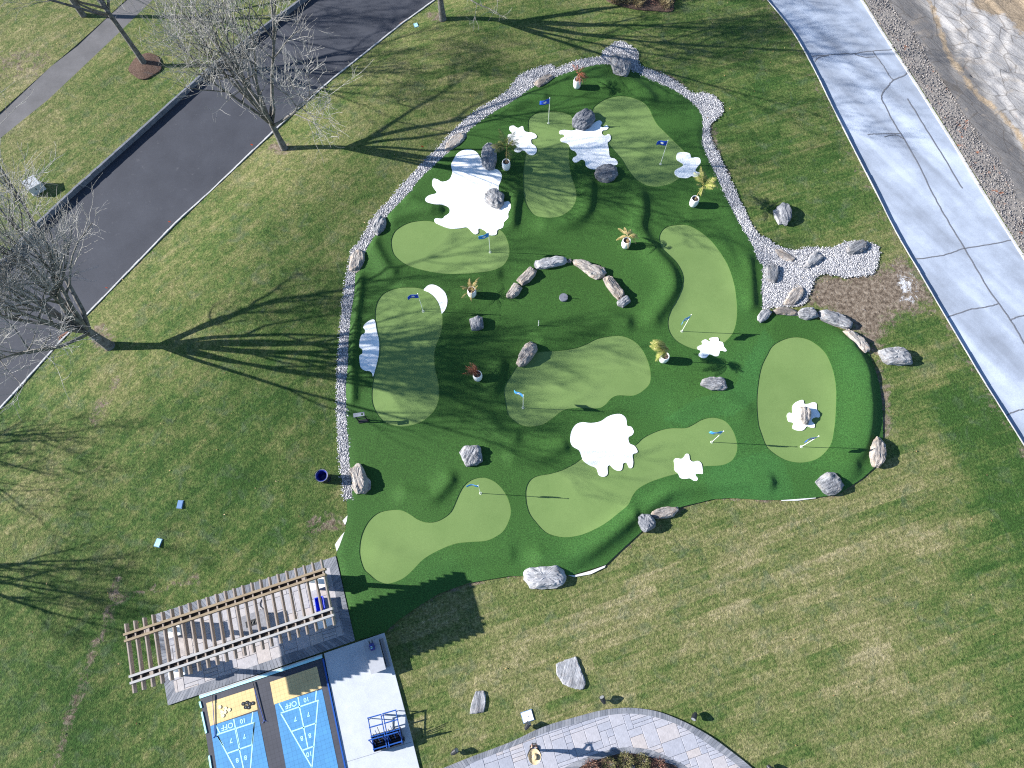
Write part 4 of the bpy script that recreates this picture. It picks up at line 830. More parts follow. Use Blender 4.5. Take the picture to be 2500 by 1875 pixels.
# ================================================================== FLAGS
FL = {'A': ((1338.7,300.9), 'flag_blue', 188, 'blue flag on white pole, topmost of the course'), 'B': ((1612.6,400.7), 'flag_blue', 172, 'blue flag on the leaning oval green'), 'C': ((1196.6,616), 'flag_sky', 200, 'pale blue flag on the bean-shaped green below the largest bunker'),
      'D': ((1033.1,760.1), 'flag_blue', 185, 'blue flag on the waisted green at the left'), 'E': ((1664.7,808.7), 'flag_sky', 215, 'blue flag on the kidney-shaped green'), 'F': ((1277,995.7), 'flag_sky', 140, 'pale blue flag on the boot-shaped green'),
      'G': ((1737.6,1079.3), 'flag_sky', 178, 'blue flag at the right end of the diagonal green'), 'H': ((1173.2,1204.3), 'flag_sky', 172, 'pale blue flag on the dog-leg green near the pergola'), 'I': ((1956.3,1090.6), 'flag_blue', 196, 'blue flag on the far right oval green')}
def flag(px, col, ang, label, seed):
    x, y = G(*px); z = gz(x, y)-0.02; x, y = G(*px, z)
    r = empty('golf_flag', (x, y, z)); tag(r, label, 'golf flag', 'flags on the putting greens')
    MB().lathe([(.065, .0), (.065, .012), (.05, .016), (.048, -.05)], 16, cap0=False, cap1=False).build('cup', 'pole_white', r)
    MB().tube([(0, 0, -.05), (0, 0, 2.02)], .014, 8).build('pole', 'pole_white', r)
    MB().lathe([(.012, 2.0), (.026, 2.02), (.026, 2.045), (.005, 2.06)], 8).build('finial', 'pole_white', r)
    rnd = random.Random(seed); a = math.radians(ang); nx, nz = 9, 6; v = []; f = []; L, Hh = .56, .40; ph = rnd.uniform(0, 6)
    def cloth(u, q, off=0.0):
        s = u*L; wv = 0.07*math.sin(u*5.5+ph)*u; dr = -0.10*u*u
        hh = Hh*(1-.25*u)
        return (math.cos(a)*s-math.sin(a)*(wv+off), math.sin(a)*s+math.cos(a)*(wv+off), 1.99-Hh*.5+(q-.5)*hh+dr)
    for i in range(nx+1):
        for j in range(nz+1): v.append(cloth(i/nx, j/nz))
    for i in range(nx):
        for j in range(nz): f.append((i*(nz+1)+j, (i+1)*(nz+1)+j, (i+1)*(nz+1)+j+1, i*(nz+1)+j+1))
    c = raw('flag_cloth', v, f, col, r, True); md = c.modifiers.new('thick', 'SOLIDIFY'); md.thickness = 0.004; md.offset = 0
    v = []; f = []
    for sd in (.008, -.008):
        b = len(v); m = 12
        for k in range(m): t = 2*math.pi*k/m; v.append(cloth(.5+.19*math.cos(t)*(1 if k % 3 else .7), .5+.24*math.sin(t)*(1 if k % 2 else .75), sd))
        f.append(tuple(range(b, b+m)))
    raw('emblem', v, f, 'white_paint', c)
for k, (i, q) in enumerate(FL.items()): flag(*q, seed=k)

# ================================================================== POTS WITH PALMS
def frond(mb, p0, az, el, L, droop, wd, nleaf, rnd):
    """arched rib with two rows of narrow leaflets"""
    pts = []; d = Vector((math.cos(az)*math.cos(el), math.sin(az)*math.cos(el), math.sin(el))); p = Vector(p0); n = 8
    for i in range(n+1):
        pts.append(p.copy()); p = p+d*(L/n); d = (d+Vector((0, 0, -droop/n))).normalized()
    mb.tube(pts, [.012*(1-.8*i/n) for i in range(n+1)], 4)
    for k in range(nleaf):
        t = .22+.78*k/nleaf; i = min(int(t*n), n-1); q = pts[i].lerp(pts[i+1], t*n-i); tan = (pts[i+1]-pts[i]).normalized()
        sd = tan.cross(Vector((0, 0, 1))); sd = sd.normalized() if sd.length > 1e-3 else Vector((1, 0, 0))
        for s in (-1, 1):
            l = wd*math.sin(math.pi*min(1, .18+.8*t))*rnd.uniform(.75, 1.15); dr = (sd*s*.8+tan*.65+Vector((0, 0, -.25))).normalized(); e = q+dr*l+Vector((0, 0, -.15*l)); w2 = tan*.007
            mb.add([q-w2, q+w2, q.lerp(e, .6)+w2*.9, e, q.lerp(e, .6)-w2*.9], [(0, 1, 2, 3, 4)])
def pot(px, h_plant, leaf, lab, seed, style, lean=(0, 0)):
    z = gz(*G(*px)); x, y = G(*px, z); r = empty('planter_pot', (x, y, z)); tag(r, lab, 'potted plant', 'white pots of palms')
    R_ = .245; prof = [(.14, 0), (.185, .03), (.23, .18), (R_, .35), (.24, .49), (.222, .60), (.21, .645), (.192, .65), (.187, .63), (.185, .55)]
    MB().lathe(prof, 26, cap1=False).build('pot', 'pot_white', r, True)
    MB().lathe([(.19, .55), (.15, .57), (.05, .575)], 18).build('soil', 'soil', r)
    rnd = random.Random(seed); top = Vector((lean[0], lean[1], h_plant))
    if style != 'stub':
        st = [Vector((0, 0, .45)), Vector((lean[0]*.3, lean[1]*.3, .45+(h_plant-.45)*.5)), top]
        MB().tube(st, [.02, .016, .012], 6).build('stem', 'palm_tan', r)
    m = MB()
    if style == 'palm':
        for k in range(14): frond(m, top, rnd.uniform(0, 6.28), rnd.uniform(.2, 1.3), rnd.uniform(.75, 1.15), rnd.uniform(.9, 1.7), .30, 34, rnd)
    elif style == 'wind':
        for k in range(18): frond(m, top, math.pi+rnd.uniform(-.8, .8), rnd.uniform(.0, 1.1), rnd.uniform(.7, 1.15), rnd.uniform(.7, 1.4), .30, 34, rnd)
    elif style == 'sparse':
        for k in range(15): frond(m, top, rnd.uniform(0, 6.28), rnd.uniform(-.1, .9), rnd.uniform(.55, .85), rnd.uniform(1.4, 2.4), .17, 18, rnd)
    else:
        for k in range(13): frond(m, (rnd.uniform(-.08, .08), rnd.uniform(-.08, .08), .55), rnd.uniform(0, 6.28) if style == 'stub' else rnd.uniform(1.6, 3.6), rnd.uniform(.6, 1.4), rnd.uniform(.55, .9), rnd.uniform(.8, 1.9), .17, 13, rnd)
    m.build('fronds', leaf, r)
pot((1408,213), 1.0, 'palm_red', 'white pot with a thin withered plant, topmost of the pots', 1, 'sparse')
pot((1236,412), 1.75, 'palm_olive', 'white pot with a tall olive palm beside the dark ribbed boulder', 2, 'palm', (.05, .1))
pot((1691,501), 1.75, 'palm_green', 'white pot with a feathery palm near the right stone strip', 3, 'palm', (.12, 0))
pot((1526,602), 1.0, 'palm_tan', 'white pot with a drooping tan palm above the kidney green', 4, 'sparse')
pot((1153,721), .7, 'palm_tan', 'white pot with a small withered brown plant left of the stone arc', 5, 'stub')
pot((1167,924), .75, 'palm_red', 'white pot with dark red leaves left of the boot-shaped green', 6, 'red')
pot((1618,880), 1.55, 'palm_green', 'white pot with a windswept yellow-green palm by the star bunker', 7, 'wind', (-.02, 0))

# ================================================================== SMALL THINGS ON THE COURSE
x, y = G(1375.5, 729); z = gz(x, y); r = empty('round_pedestal', (x, y, z)); tag(r, 'round grey pedestal with a short rod inside the stone arc', 'pedestal')
MB().lathe([(.235, -.03), (.235, .10), (.225, .12)], 24).build('drum', 'disc_grey', r); MB().lathe([(.19, .12), (.19, .124)], 24).build('top_plate', 'disc_grey', r)
MB().tube([(0, 0, .1), (0, 0, .42)], .014, 8).build('rod', 'grey_metal', r)
x, y = G(*T('b3', 258, 1143)); z = gz(x, y); r = empty('marker_post', (x, y, z)); tag(r, 'short thin white post on the turf below the arc', 'post')
MB().tube([(0, 0, -.05), (0, 0, .56)], .022, 8).build('shaft', 'pole_white', r); MB().lathe([(.024, .56), (.03, .565), (.03, .59), (.01, .60)], 8).build('cap', 'grey_metal', r)
# club stand by the left green
x, y = G(888, 1029); z = gz(x, y); a = math.radians(8); r = empty('club_stand', (x, y, z), a); tag(r, 'black metal club stand at the lower left of the waisted green', 'stand')
MB().box((0, 0, .03), (.50, .16, .06)).build('base', 'black_metal', r)
for s in (-1, 1): MB().tube([(s*.22, 0, .04), (s*.22, .02, .5), (s*.20, .05, 1.02)], .032, 8).build('leg', 'black_metal', r)
b = MB(); n = 24; v = []; f = []
pl = [(-.27, -.06), (.27, -.06), (.27, .14), (-.27, .14)]; hl = [(.16+.055*math.cos(2*math.pi*k/16), .04+.055*math.sin(2*math.pi*k/16)) for k in range(16)]
tp = sheet('top_plate', pl, [hl], flat(1.03), .2, 'grey_metal', 0.03, r, smooth=False)
MB().tube([(-.22, .02, .5), (.22, .02, .5)], .022, 6).build('cross_bar', 'black_metal', r)
# litter bin
x, y, z = GL_((796, 1169)); r = empty('litter_bin', (x, y, z)); tag(r, 'black slatted litter bin with a blue liner on the lawn', 'litter bin')
for k in range(28):
    t = 2*math.pi*k/28; c, s = math.cos(t), math.sin(t)
    b = MB(); pr = [(.235, .04), (.24, .4), (.255, .68), (.30, .80), (.345, .86)]
    for i in range(len(pr)-1): b.beam((pr[i][0]*c, pr[i][0]*s, pr[i][1]), (pr[i+1][0]*c, pr[i+1][0]*s, pr[i+1][1]), .03, .008)
    b.build('slat', 'black_metal', r)
for nm, rr, zz in (('base_ring', .235, .05), ('middle_ring', .245, .5), ('top_ring', .30, .80)):
    MB().tube([(rr*math.cos(2*math.pi*k/24), rr*math.sin(2*math.pi*k/24), zz) for k in range(25)], .012, 6, False).build(nm, 'grey_metal' if nm == 'top_ring' else 'black_metal', r)
MB().lathe([(.225, .06), (.23, .5), (.25, .74), (.285, .795), (.275, .80), (.235, .74), (.215, .5), (.20, .28), (.10, .25), (.01, .27)], 24).build('liner', 'bag_blue', r, True)
# ================================================================== LAWN FIXTURES
bx = P('a1', (240,1580),(320,1525),(385,1580),(305,1650)); c = (sum(q[0] for q in bx)/4, sum(q[1] for q in bx)/4)
x, y = G(92, 462); a = math.radians(40); r = empty('utility_cabinet', (x, y, 0), a); r.scale = (.8, .8, .85); tag(r, 'pale grey utility cabinet on the grass verge at the left edge', 'utility box')
MB().box((0, 0, .06), (1.0, .85, .12)).build('plinth', 'kerb_concrete', r)
b = MB(); b.add([(-.45, -.38, .12), (.45, -.38, .12), (.45, .38, .12), (-.45, .38, .12), (-.45, -.38, .62), (.45, -.38, .62), (.45, .38, .74), (-.45, .38, .74)], [(0,3,2,1),(4,5,6,7),(0,1,5,4),(1,2,6,5),(2,3,7,6),(3,0,4,7)]); b.build('housing', 'box_grey', r)
b = MB(); b.add([(-.48, -.42, .625), (.48, -.42, .625), (.48, .42, .755), (-.48, .42, .755), (-.48, -.42, .655), (.48, -.42, .655), (.48, .42, .785), (-.48, .42, .785)], [(0,3,2,1),(4,5,6,7),(0,1,5,4),(1,2,6,5),(2,3,7,6),(3,0,4,7)]); b.build('lid', 'box_grey', r)
MB().box((0, -.385, .4), (.06, .02, .14)).build('latch', 'black_metal', r)
def lid(px, mat, lab, rz, sz=(.30, .42)):
    x, y, z = GL_(px); r = empty('valve_box', (x, y, z-.015), math.radians(rz)); tag(r, lab, 'valve box')
    MB().box((0, 0, .012), (sz[0]+.05, sz[1]+.05, .03)).build('frame', 'lid_blue', r); MB().box((0, 0, .032), (sz[0], sz[1], .022)).build('cover', mat, r)
lid(T('c1', 1520, 1042), 'lid_blue', 'small blue valve box cover in the left lawn', -5, (.22, .34)); lid(T('c1', 1335, 1365), 'lid_teal', 'small pale teal valve box cover in the left lawn', -15, (.24, .36))
lid(T('d3', 165, 1222), 'white_paint', 'white square cover in the lawn beside a black spotlight', 16, (.46, .40)); lid(T('a2', 1368, 213), 'lid_teal', 'small teal valve box cover near the topmost tree', 20, (.22, .3))
for px, lab in ((T('a2', 1435, 1260), 'tiny orange marking flag near the course'), (T('a2', 470, 862), 'tiny orange marking flag at the kerb above the middle tree'), (T('b1', 1457, 285), 'tiny orange marking flag on the asphalt beside the kerb'), (T('b1', 932, 840), 'tiny orange marking flag at the kerb by the big left tree'), (T('a2', 4, 1245), 'tiny orange marking flag at the kerb below the middle tree')):
    x, y, z = GL_(px); r = empty('marking_flag', (x, y, z)); tag(r, lab, 'marking flag', 'orange marking flags')
    MB().tube([(0, 0, -.25), (0, 0, .3)], .004, 4).build('wire', 'black_metal', r); MB().add([(0, -.005, .2), (-.13, .02, .19), (-.13, .02, .30), (0, -.005, .31)], [(0, 1, 2, 3)]).build('plastic_flag', 'orange', r)
for px, lab in ((T('a2', 1297, 162), 'rusty storm drain grate at the kerb by the topmost tree'), (T('b1', 555, 1212), 'rusty storm drain grate at the kerb by the big left tree')):
    x, y = G(*px); r = empty('drain_grate', (x, y, -.237), math.radians(36)); tag(r, lab, 'drain grate', 'road drains')
    for s in (-1, 1): MB().box((0, s*.25, .01), (1.0, .06, .03)).build('frame', 'rust', r); MB().box((s*.47, 0, .01), (.06, .44, .03)).build('frame', 'rust', r)
    for k in range(8): MB().box((-.385+k*.11, 0, .008), (.05, .44, .024)).build('bar', 'rust', r)
def spot(px, lab, rz):
    x, y = G(*px); r = empty('garden_spotlight', (x, y, 0), rz); r.scale = (1.35,)*3; tag(r, lab, 'spotlight', 'black garden spotlights')
    MB().tube([(0, 0, -.1), (0, 0, .16)], .016, 6).build('stake', 'black_metal', r); MB().tube([(-.09, 0, .14), (-.02, 0, .17), (.09, 0, .23), (.12, 0, .245)], [.05, .075, .085, .09], 12).build('head', 'black_metal', r)
    MB().tube([(.117, 0, .243), (.124, 0, .247)], [.072, .072], 12).build('lens', 'grey_metal', r); MB().box((0, 0, .13), (.035, .16, .03)).build('bracket', 'black_metal', r)
spot(T('d3', 800, 1085), 'black spotlight above the crown of the curved walkway', 2.0); spot(T('d3', 160, 1302), 'black spotlight beside the white square cover', 1.0); spot(T('d3', 1565, 1210), 'black spotlight right of the curved walkway', -2.2)
spot(T('d2', 1690, 1518), 'black spotlight on the lawn by the concrete pad', .6); spot(T('d4', 50, 1650), 'black spotlight at the bottom edge right of the walkway', -1.0)

# ================================================================== PATIO, PERGOLA, COURT, PAD
pa = [G(373,1502,.03), G(820,1358,.03), G(867,1564,.03), G(411,1722,.03)]
u = Vector(pa[1])-Vector(pa[0]); u.normalize(); PA = math.atan2(u.y, u.x); vv_ = Vector((u.y, -u.x))      # along the patio, and towards the court
def L2(p, o=pa[0]): d = Vector(p)-Vector(o); return (d.dot(u), d.dot(vv_))
def W2(a, b, o=pa[0]): q = Vector(o)+u*a+vv_*b; return (q.x, q.y)
lpa = [L2(q) for q in pa]
patio, _ = sheet('patio', pa, [], flat(.03), 50, 'gravel_bed', .08, smooth=False); tag(patio, 'paved patio under the pergola', 'patio', kind='structure')
def inset(poly, d):
    n = len(poly); out = []
    if area(poly) < 0: poly = poly[::-1]
    for i in range(n):
        a, b, c = Vector(poly[i-1]), Vector(poly[i]), Vector(poly[(i+1) % n]); e1 = (b-a).normalized(); e2 = (c-b).normalized()
        n1 = Vector((-e1.y, e1.x)); n2 = Vector((-e2.y, e2.x)); m = (n1+n2); m = m/max(m.length_squared, .3)*2
        out.append(tuple(b+m*d))
    return out
pin = inset(pa, .40)
def soldier(name, outer, inner, wd, z, parent, mat='border_paver', closed=False):
    """course of narrow blocks between two matching lines"""
    b = MB(); n = len(outer)
    for i in range(n if closed else n-1):
        a0, a1 = Vector(outer[i]), Vector(outer[(i+1) % n]); b0, b1 = Vector(inner[i]), Vector(inner[(i+1) % n]); k = max(1, round((a1-a0).length/wd))
        for j in range(k):
            t0, t1 = (j+.04)/k, (j+.96)/k; q = [a0.lerp(a1, t0), a0.lerp(a1, t1), b0.lerp(b1, t1), b0.lerp(b1, t0)]
            b.prism([tuple(p) for p in q], z-.05, z+random.uniform(-.003, .003))
    o = b.build(name, mat, parent); o['kind'] = 'stuff'; return o
if area(pa) < 0: po = pa[::-1]
else: po = pa
soldier('border_course', po, pin, .16, .068, patio, closed=True)
PAV = {}
def paver_mesh(w_, h_, mat):
    k = (round(w_, 2), round(h_, 2), mat)
    if k not in PAV:
        b = MB(); e = .012; x, y = w_/2-.005, h_/2-.005
        v = [(-x, -y, -.05), (x, -y, -.05), (x, y, -.05), (-x, y, -.05), (-x, -y, -.012), (x, -y, -.012), (x, y, -.012), (-x, y, -.012), (-x+e, -y+e, 0), (x-e, -y+e, 0), (x-e, y-e, 0), (-x+e, y-e, 0)]
        f = [(0,1,5,4),(1,2,6,5),(2,3,7,6),(3,0,4,7),(4,5,9,8),(5,6,10,9),(6,7,11,10),(7,4,8,11),(8,9,10,11)]
        me = bpy.data.meshes.new('paver'); me.from_pydata(v, [], f); me.materials.append(MATS[mat]); PAV[k] = me
    return PAV[k]
def ashlar(x0, x1, y0, y1, cell, seed):
    """random pattern of 1x1, 2x1, 2x2, 3x2 pavers on a grid"""
    rnd = random.Random(seed); nx, ny = int((x1-x0)/cell)+1, int((y1-y0)/cell)+1; occ = np.zeros((nx, ny), bool); out = []
    for j in range(ny):
        for i in range(nx):
            if occ[i, j]: continue
            for a, b in rnd.choice([[(3, 2), (2, 2), (2, 1), (1, 1)], [(2, 2), (2, 3), (1, 2), (1, 1)], [(2, 3), (2, 2), (2, 1), (1, 1)], [(2, 1), (1, 1)], [(1, 2), (1, 1)]]):
                if i+a <= nx and j+b <= ny and not occ[i:i+a, j:j+b].any():
                    occ[i:i+a, j:j+b] = True; out.append((x0+(i+a/2)*cell, y0+(j+b/2)*cell, a*cell, b*cell)); break
    return out
def field(parent, toW, ang, rng, keep, limit, cell, z, mat, seed, cap=300):
    cand = []
    for cx, cy, w_, h_ in ashlar(*rng, cell, seed):
        c = toW(cx, cy); cs = [toW(cx+i*w_/2, cy+j*h_/2) for i in (-1, 1) for j in (-1, 1)]
        if inside(cs, limit).all():
            if inside([c]+cs, keep).any(): cand.append((c, w_, h_))
        elif inside([c]+cs, keep).any():          # cut pavers along the border
            hc = cell/2; nx, ny = round(w_/hc), round(h_/hc); ok = {}
            for i in range(nx):
                for j in range(ny):
                    q = (cx-w_/2+(i+.5)*hc, cy-h_/2+(j+.5)*hc); qs = [toW(q[0]+a*hc/2, q[1]+b*hc/2) for a in (-1, 1) for b in (-1, 1)]
                    ok[i, j] = bool(inside(qs, limit).all())
            for j in range(ny):                    # merge each row into one cut piece
                row = [i for i in range(nx) if ok[i, j]]
                if row:
                    a, b = min(row), max(row)+1; q = (cx-w_/2+(a+b)/2*hc, cy-h_/2+(j+.5)*hc); qc = toW(*q)
                    if inside([qc], limit)[0]: cand.append((qc, (b-a)*hc, hc))
    for c, w_, h_ in cand[:cap]:
        o = bpy.data.objects.new('paver', paver_mesh(w_, h_, mat)); link(o, parent); o.location = (c[0], c[1], z+random.uniform(-.003, .003)); o.rotation_euler = (0, 0, ang)
    return len(cand)
mx = max(q[0] for q in lpa); my = max(q[1] for q in lpa)
NP1 = field(patio, W2, PA, (.38, mx, .38, my), inset(pa, .40), inset(pa, .03), .30, .062, 'patio_paver', 4)
# ---- concrete pad
pad = [G(*q, .05) for q in ((791,1595),(938,1545),(944,1569),(967,1655),(1005,1800),(1045,1960),(875,2010),(845,1875))]
pd, _ = sheet('concrete_pad', pad, [], flat(.055), 50, 'pad_concrete', .12, smooth=False); tag(pd, 'pale concrete pad beside the shuffleboard court', 'pavement', kind='structure')
v, f = ribbon([G(*T('d2', *q), .06) for q in ((775,1610),(1330,1440))], .012, .059); raw('joint', v, f, 'kerb_grey', pd)
# ---- court
ct = [G(*q, .05) for q in ((489,1706),(786,1608),(843,1875),(858,1945),(527,1955),(515,1875))]
court, _ = sheet('shuffleboard_court', ct, [], flat(.05), 50, 'tile_black', .1, smooth=False); tag(court, 'two-lane blue and yellow shuffleboard court with black tile surround', 'court', kind='structure')
def quad(name, pts, z, mat, parent): o = raw(name, [(*G(*q, z), z) for q in pts], [tuple(range(len(pts)))], mat, parent); return o
Z = lambda *p: [T('z3', *q) for q in p]
lanes = [(Z((230,945),(1035,685),(1100,1050),(300,1330)), Z((300,1330),(1100,1050),(1218,1659),(352,1659))), (Z((1305,590),(2100,325),(2180,690),(1375,970)), None)]
def lane_far(p, q, k=1.0): return (p[0]+(q[0]-p[0])*k, p[1]+(q[1]-p[1])*k)
# blue parts run on below the frame
l1l, l1r = T('z3', 300, 1330), T('z3', 1100, 1050); l1lf, l1rf = (540.6, 1955), (704.5, 1955)
l2l, l2r = T('z3', 1375, 970), T('z3', 2180, 690)
d2l = (T('d2', 175, 1120), T('d2', 270, 1659)); d2r = (T('d2', 575, 995), T('d2', 712, 1659))
def on(a, b, y): t = (y-a[1])/(b[1]-a[1]); return (a[0]+(b[0]-a[0])*t, y)
quad('lane_yellow', lanes[0][0][::-1], .056, 'tile_yellow', court); quad('lane_yellow', lanes[1][0][::-1], .056, 'tile_yellow', court)
b1l = (T('d1', 1775, 1305), T('d1', 1828, 1659)); b1r = (T('d2', 30, 1180), T('d2', 125, 1659))
quad('lane_blue', [b1l[0], on(*b1l, 1945), on(*b1r, 1945), b1r[0]], .056, 'tile_blue', court); quad('lane_blue', [d2l[0], on(*d2l, 1945), on(*d2r, 1945), d2r[0]], .056, 'tile_blue', court)
def line(pts, wd=.05): v, f = ribbon([G(*q, .06) for q in pts], wd, .061); raw('court_line', v, f, 'line_paint', court)
D2 = lambda *p: [T('d2', *q) for q in p]
for pts in (Z((1460,950),(1545,1090)), Z((1485,1115),(2130,895)), Z((2090,735),(2075,905)), Z((1780,845),(1810,1010)), D2((225,1195),(490,1655)), D2((540,1095),(490,1655)), D2((385,1145),(455,1485)), D2((320,1350),(525,1280)), D2((410,1510),(505,1475)),
            Z((395,1320),(460,1450)), Z((410,1475),(1045,1270)), Z((1018,1100),(995,1275)), Z((695,1210),(725,1370)), Z((735,1380),(790,1659)), Z((410,1480),(520,1659)), Z((1045,1270),(1000,1659))): line(pts)
D1 = lambda *p: [T('d1', *q) for q in p]
for pts in (D1((1835,1385),(2020,1740),(2100,1890)), D1((2145,1275),(2095,1890)), D1((1985,1330),(2060,1690)), D1((1920,1535),(2120,1465))): line(pts)
def word(txt, px, size, parent=court, z=.0615, ang=None):
    cu = bpy.data.curves.new('number', 'FONT'); cu.body = txt; cu.size = size; cu.align_x = 'CENTER'; cu.align_y = 'CENTER'; cu.offset = .005
    t = bpy.data.objects.new('tmp', cu); COL.objects.link(t); bpy.context.view_layer.update()
    me = bpy.data.meshes.new_from_object(t.evaluated_get(bpy.context.evaluated_depsgraph_get())); bpy.data.objects.remove(t)
    me.materials.clear(); me.materials.append(MATS['line_paint']); o = bpy.data.objects.new('number_marking', me); link(o, parent); x, y = G(*px, z); o.location = (x, y, z); o.rotation_euler = (0, 0, (PA if ang is None else ang)+math.pi)
for t, q, s in (('OFF', T('z3', 1660, 970), .30), ('10', T('z3', 1922, 882), .25), ('7', T('z3', 1735, 1210), .25), ('7', T('z3', 1955, 1130), .25), ('8', T('z3', 1845, 1535), .25), ('8', T('z3', 1980, 1488), .25), ('10', T('d2', 466, 1540), .25),
                ('OFF', T('z3', 585, 1335), .30), ('10', T('z3', 850, 1240), .25), ('7', T('z3', 650, 1575), .25), ('7', T('z3', 875, 1500), .25), ('8', T('d1', 2002, 1592), .25), ('8', T('d1', 2072, 1570), .25)): word(t, q, s)
# edge boards
def board(name, a, b, wd, z0, z1, mat, lab):
    pts = [G(*a, z1), G(*b, z1)]; o = MB().beam((*pts[0], z1), (*pts[1], z1), wd, z1-z0).build(name, mat); tag(o, lab, 'edge board'); return o
board('edge_board', (487, 1702), (786, 1603), .12, .0, .085, 'line_paint', 'pale turquoise edge board between the patio and the court')
board('edge_board', (486, 1698), (786, 1598), .05, .0, .10, 'kerb_concrete', 'thin pale concrete strip along the patio side of the court')
for a, b, lab in (((487,1713),(491,1728), 'short pale blue edge piece at the court corner'), ((492,1738),(503,1790), 'long pale blue edge piece on the left side of the court'), ((510,1845),(517,1890), 'pale blue edge piece at the bottom left of the court')): board('edge_board', a, b, .07, .0, .09, 'line_paint', lab)
board('edge_board', (788, 1608), (846, 1890), .06, .0, .10, 'cart_blue', 'blue edge board between the court and the concrete pad')
# pucks and cues
for k, (mat, lst, lab) in enumerate((('puck_dark', ((855,955),(918,935),(965,958),(1018,945),(895,1012),(945,1018)), ('leftmost black', 'topmost black', 'middle black', 'rightmost black', 'lower left black', 'lower right black')), ('puck_pale', ((462,1010),(560,1035),(620,1055),(495,1095),(550,1095),(515,1155)), ('upper left pale yellow', 'upper middle pale yellow', 'rightmost pale yellow', 'left pale yellow', 'central pale yellow', 'lowest pale yellow')))):
    for q, lb in zip(lst, lab):
        x, y = G(*T('z3', *q), .06); r = empty('shuffleboard_disc', (x, y, .057)); tag(r, lb+' shuffleboard disc of its cluster on the left lane', 'disc', ('black' if k == 0 else 'yellow')+' shuffleboard discs')
        MB().lathe([(.072, 0), (.08, .006), (.08, .02), (.07, .026), (.05, .026), (.045, .018), (.02, .018)], 16).build('puck', mat, r); MB().lathe([(.02, .017), (.02, .021)], 10).build('hub', 'grey_metal' if k == 0 else 'white_paint', r)
for a, b, lab in (((340,815),(378,1490), 'blue shuffleboard cue lying on the left lane'), ((1020,595),(1205,1235), 'blue shuffleboard cue lying between the two lanes')):
    p0 = G(*T('z3', *a), .08); p1 = G(*T('z3', *b), .08); d = Vector(p1)-Vector(p0); r = empty('shuffleboard_cue', (*p0, 0), math.atan2(d.y, d.x)); tag(r, lab, 'cue', 'shuffleboard cues'); L = d.length
    MB().tube([(0, 0, .115), (L, 0, .08)], .016, 8).build('shaft', 'cue_blue', r); MB().tube([(-.02, 0, .115), (.3, 0, .111)], .021, 8).build('grip', 'black_metal', r)
    for s in (-1, 1): MB().tube([(L, 0, .08), (L+.06, s*.06, .075), (L+.08, s*.10, .075)], .012, 6).build('fork', 'cue_blue', r)

# ---- pergola
ZP = 3.0
def atz(t, x, y, z=ZP): return G(*T(t, x, y), z)
pr = empty('pergola', (*pa[0], 0)); tag(pr, 'wooden pergola with long rafters over the patio', 'pergola')
def pb(name, a, b, wd, ht, z, mat, parent=pr):
    a = Vector((*a, 0)); b = Vector((*b, 0)); d = b-a; ang = math.atan2(d.y, d.x); L = d.length
    o = MB().box((L/2, 0, -ht/2), (L, wd, ht)).build(name, mat, parent); o.location = Vector((a.x-pr.location.x, a.y-pr.location.y, z)); o.rotation_euler = (0, 0, ang); return o
B1 = (atz('z1', 140, 1312), atz('z2', 1612, 335)); B2 = (atz('z1', 155, 1420), atz('z2', 1615, 428)); B3 = (atz('d1', 1085, 890), atz('z2', 1738, 1003)); B4 = (atz('d1', 1093, 945), atz('z2', 1758, 1112))
for B, mt in ((B1, 'wood_tan'), (B2, 'wood_tan'), (B3, 'wood_grey'), (B4, 'wood_grey')): pb('beam', B[0], B[1], .095, .28, ZP, mt)
for A_, B_ in ((B1, B2), (B3, B4)):
    h0 = (Vector(A_[0])+Vector(B_[0]))/2; h1 = (Vector(A_[1])+Vector(B_[1]))/2; gp_ = (Vector(A_[0])-Vector(B_[0])).length-.12; pb('header', tuple(h0.lerp(h1, .01)), tuple(h1.lerp(h0, .01)), gp_, .16, ZP-.13, 'wood_gap_shade')  # header coloured almost black to put the shade of the beam gap in
ZR = ZP-.045
t0, e0 = G(*T('z1', 165, 1128), ZR), G(*T('d1', 1125, 1028), ZR); t1, e1 = G(782, 1366, ZR), G(814.5, 1527, ZR)
for k in range(23):
    s = k/22; a = Vector(t0).lerp(Vector(t1), s); b = Vector(e0).lerp(Vector(e1), s)
    a += Vector((random.uniform(-.008, .008), random.uniform(-.01, .01))); o = pb('rafter', tuple(a), tuple(b), .055, .27, ZR, 'wood_brown')
# piers carry the posts
mb = ((Vector(B1[0])+Vector(B2[0]))/2, (Vector(B1[1])+Vector(B2[1]))/2); mf = ((Vector(B3[0])+Vector(B4[0]))/2, (Vector(B3[1])+Vector(B4[1]))/2)
for (A, Bq), px in ((mb, (420, 1543)), (mb, (775, 1424)), (mf, (431, 1647)), (mf, (795, 1522))):
    g = Vector(G(*px, .95)); d = (Bq-A).normalized(); c = A+d*((g-A).dot(d)); q = c-Vector(pr.location[:2]); ang = math.atan2(d.y, d.x)
    o = MB().box((0, 0, .44), (.56, .56, .88)).build('pier', 'stone_grey', pr); o.location = (q.x, q.y, 0); o.rotation_euler = (0, 0, ang)
    cp = MB().box((0, 0, .92), (.68, .68, .08)).build('pier_cap', 'white_paint', o)
    o = MB().box((0, 0, .96+(ZP-.30-.96)/2), (.17, .17, ZP-.30-.96)).build('post', 'white_paint', pr); o.location = (q.x, q.y, 0); o.rotation_euler = (0, 0, ang)
    o = MB().box((0, 0, ZP-.16), (.34, .14, .26)).build('beam_block', 'wood_brown', pr); o.location = (q.x, q.y, 0); o.rotation_euler = (0, 0, ang+math.pi/2)
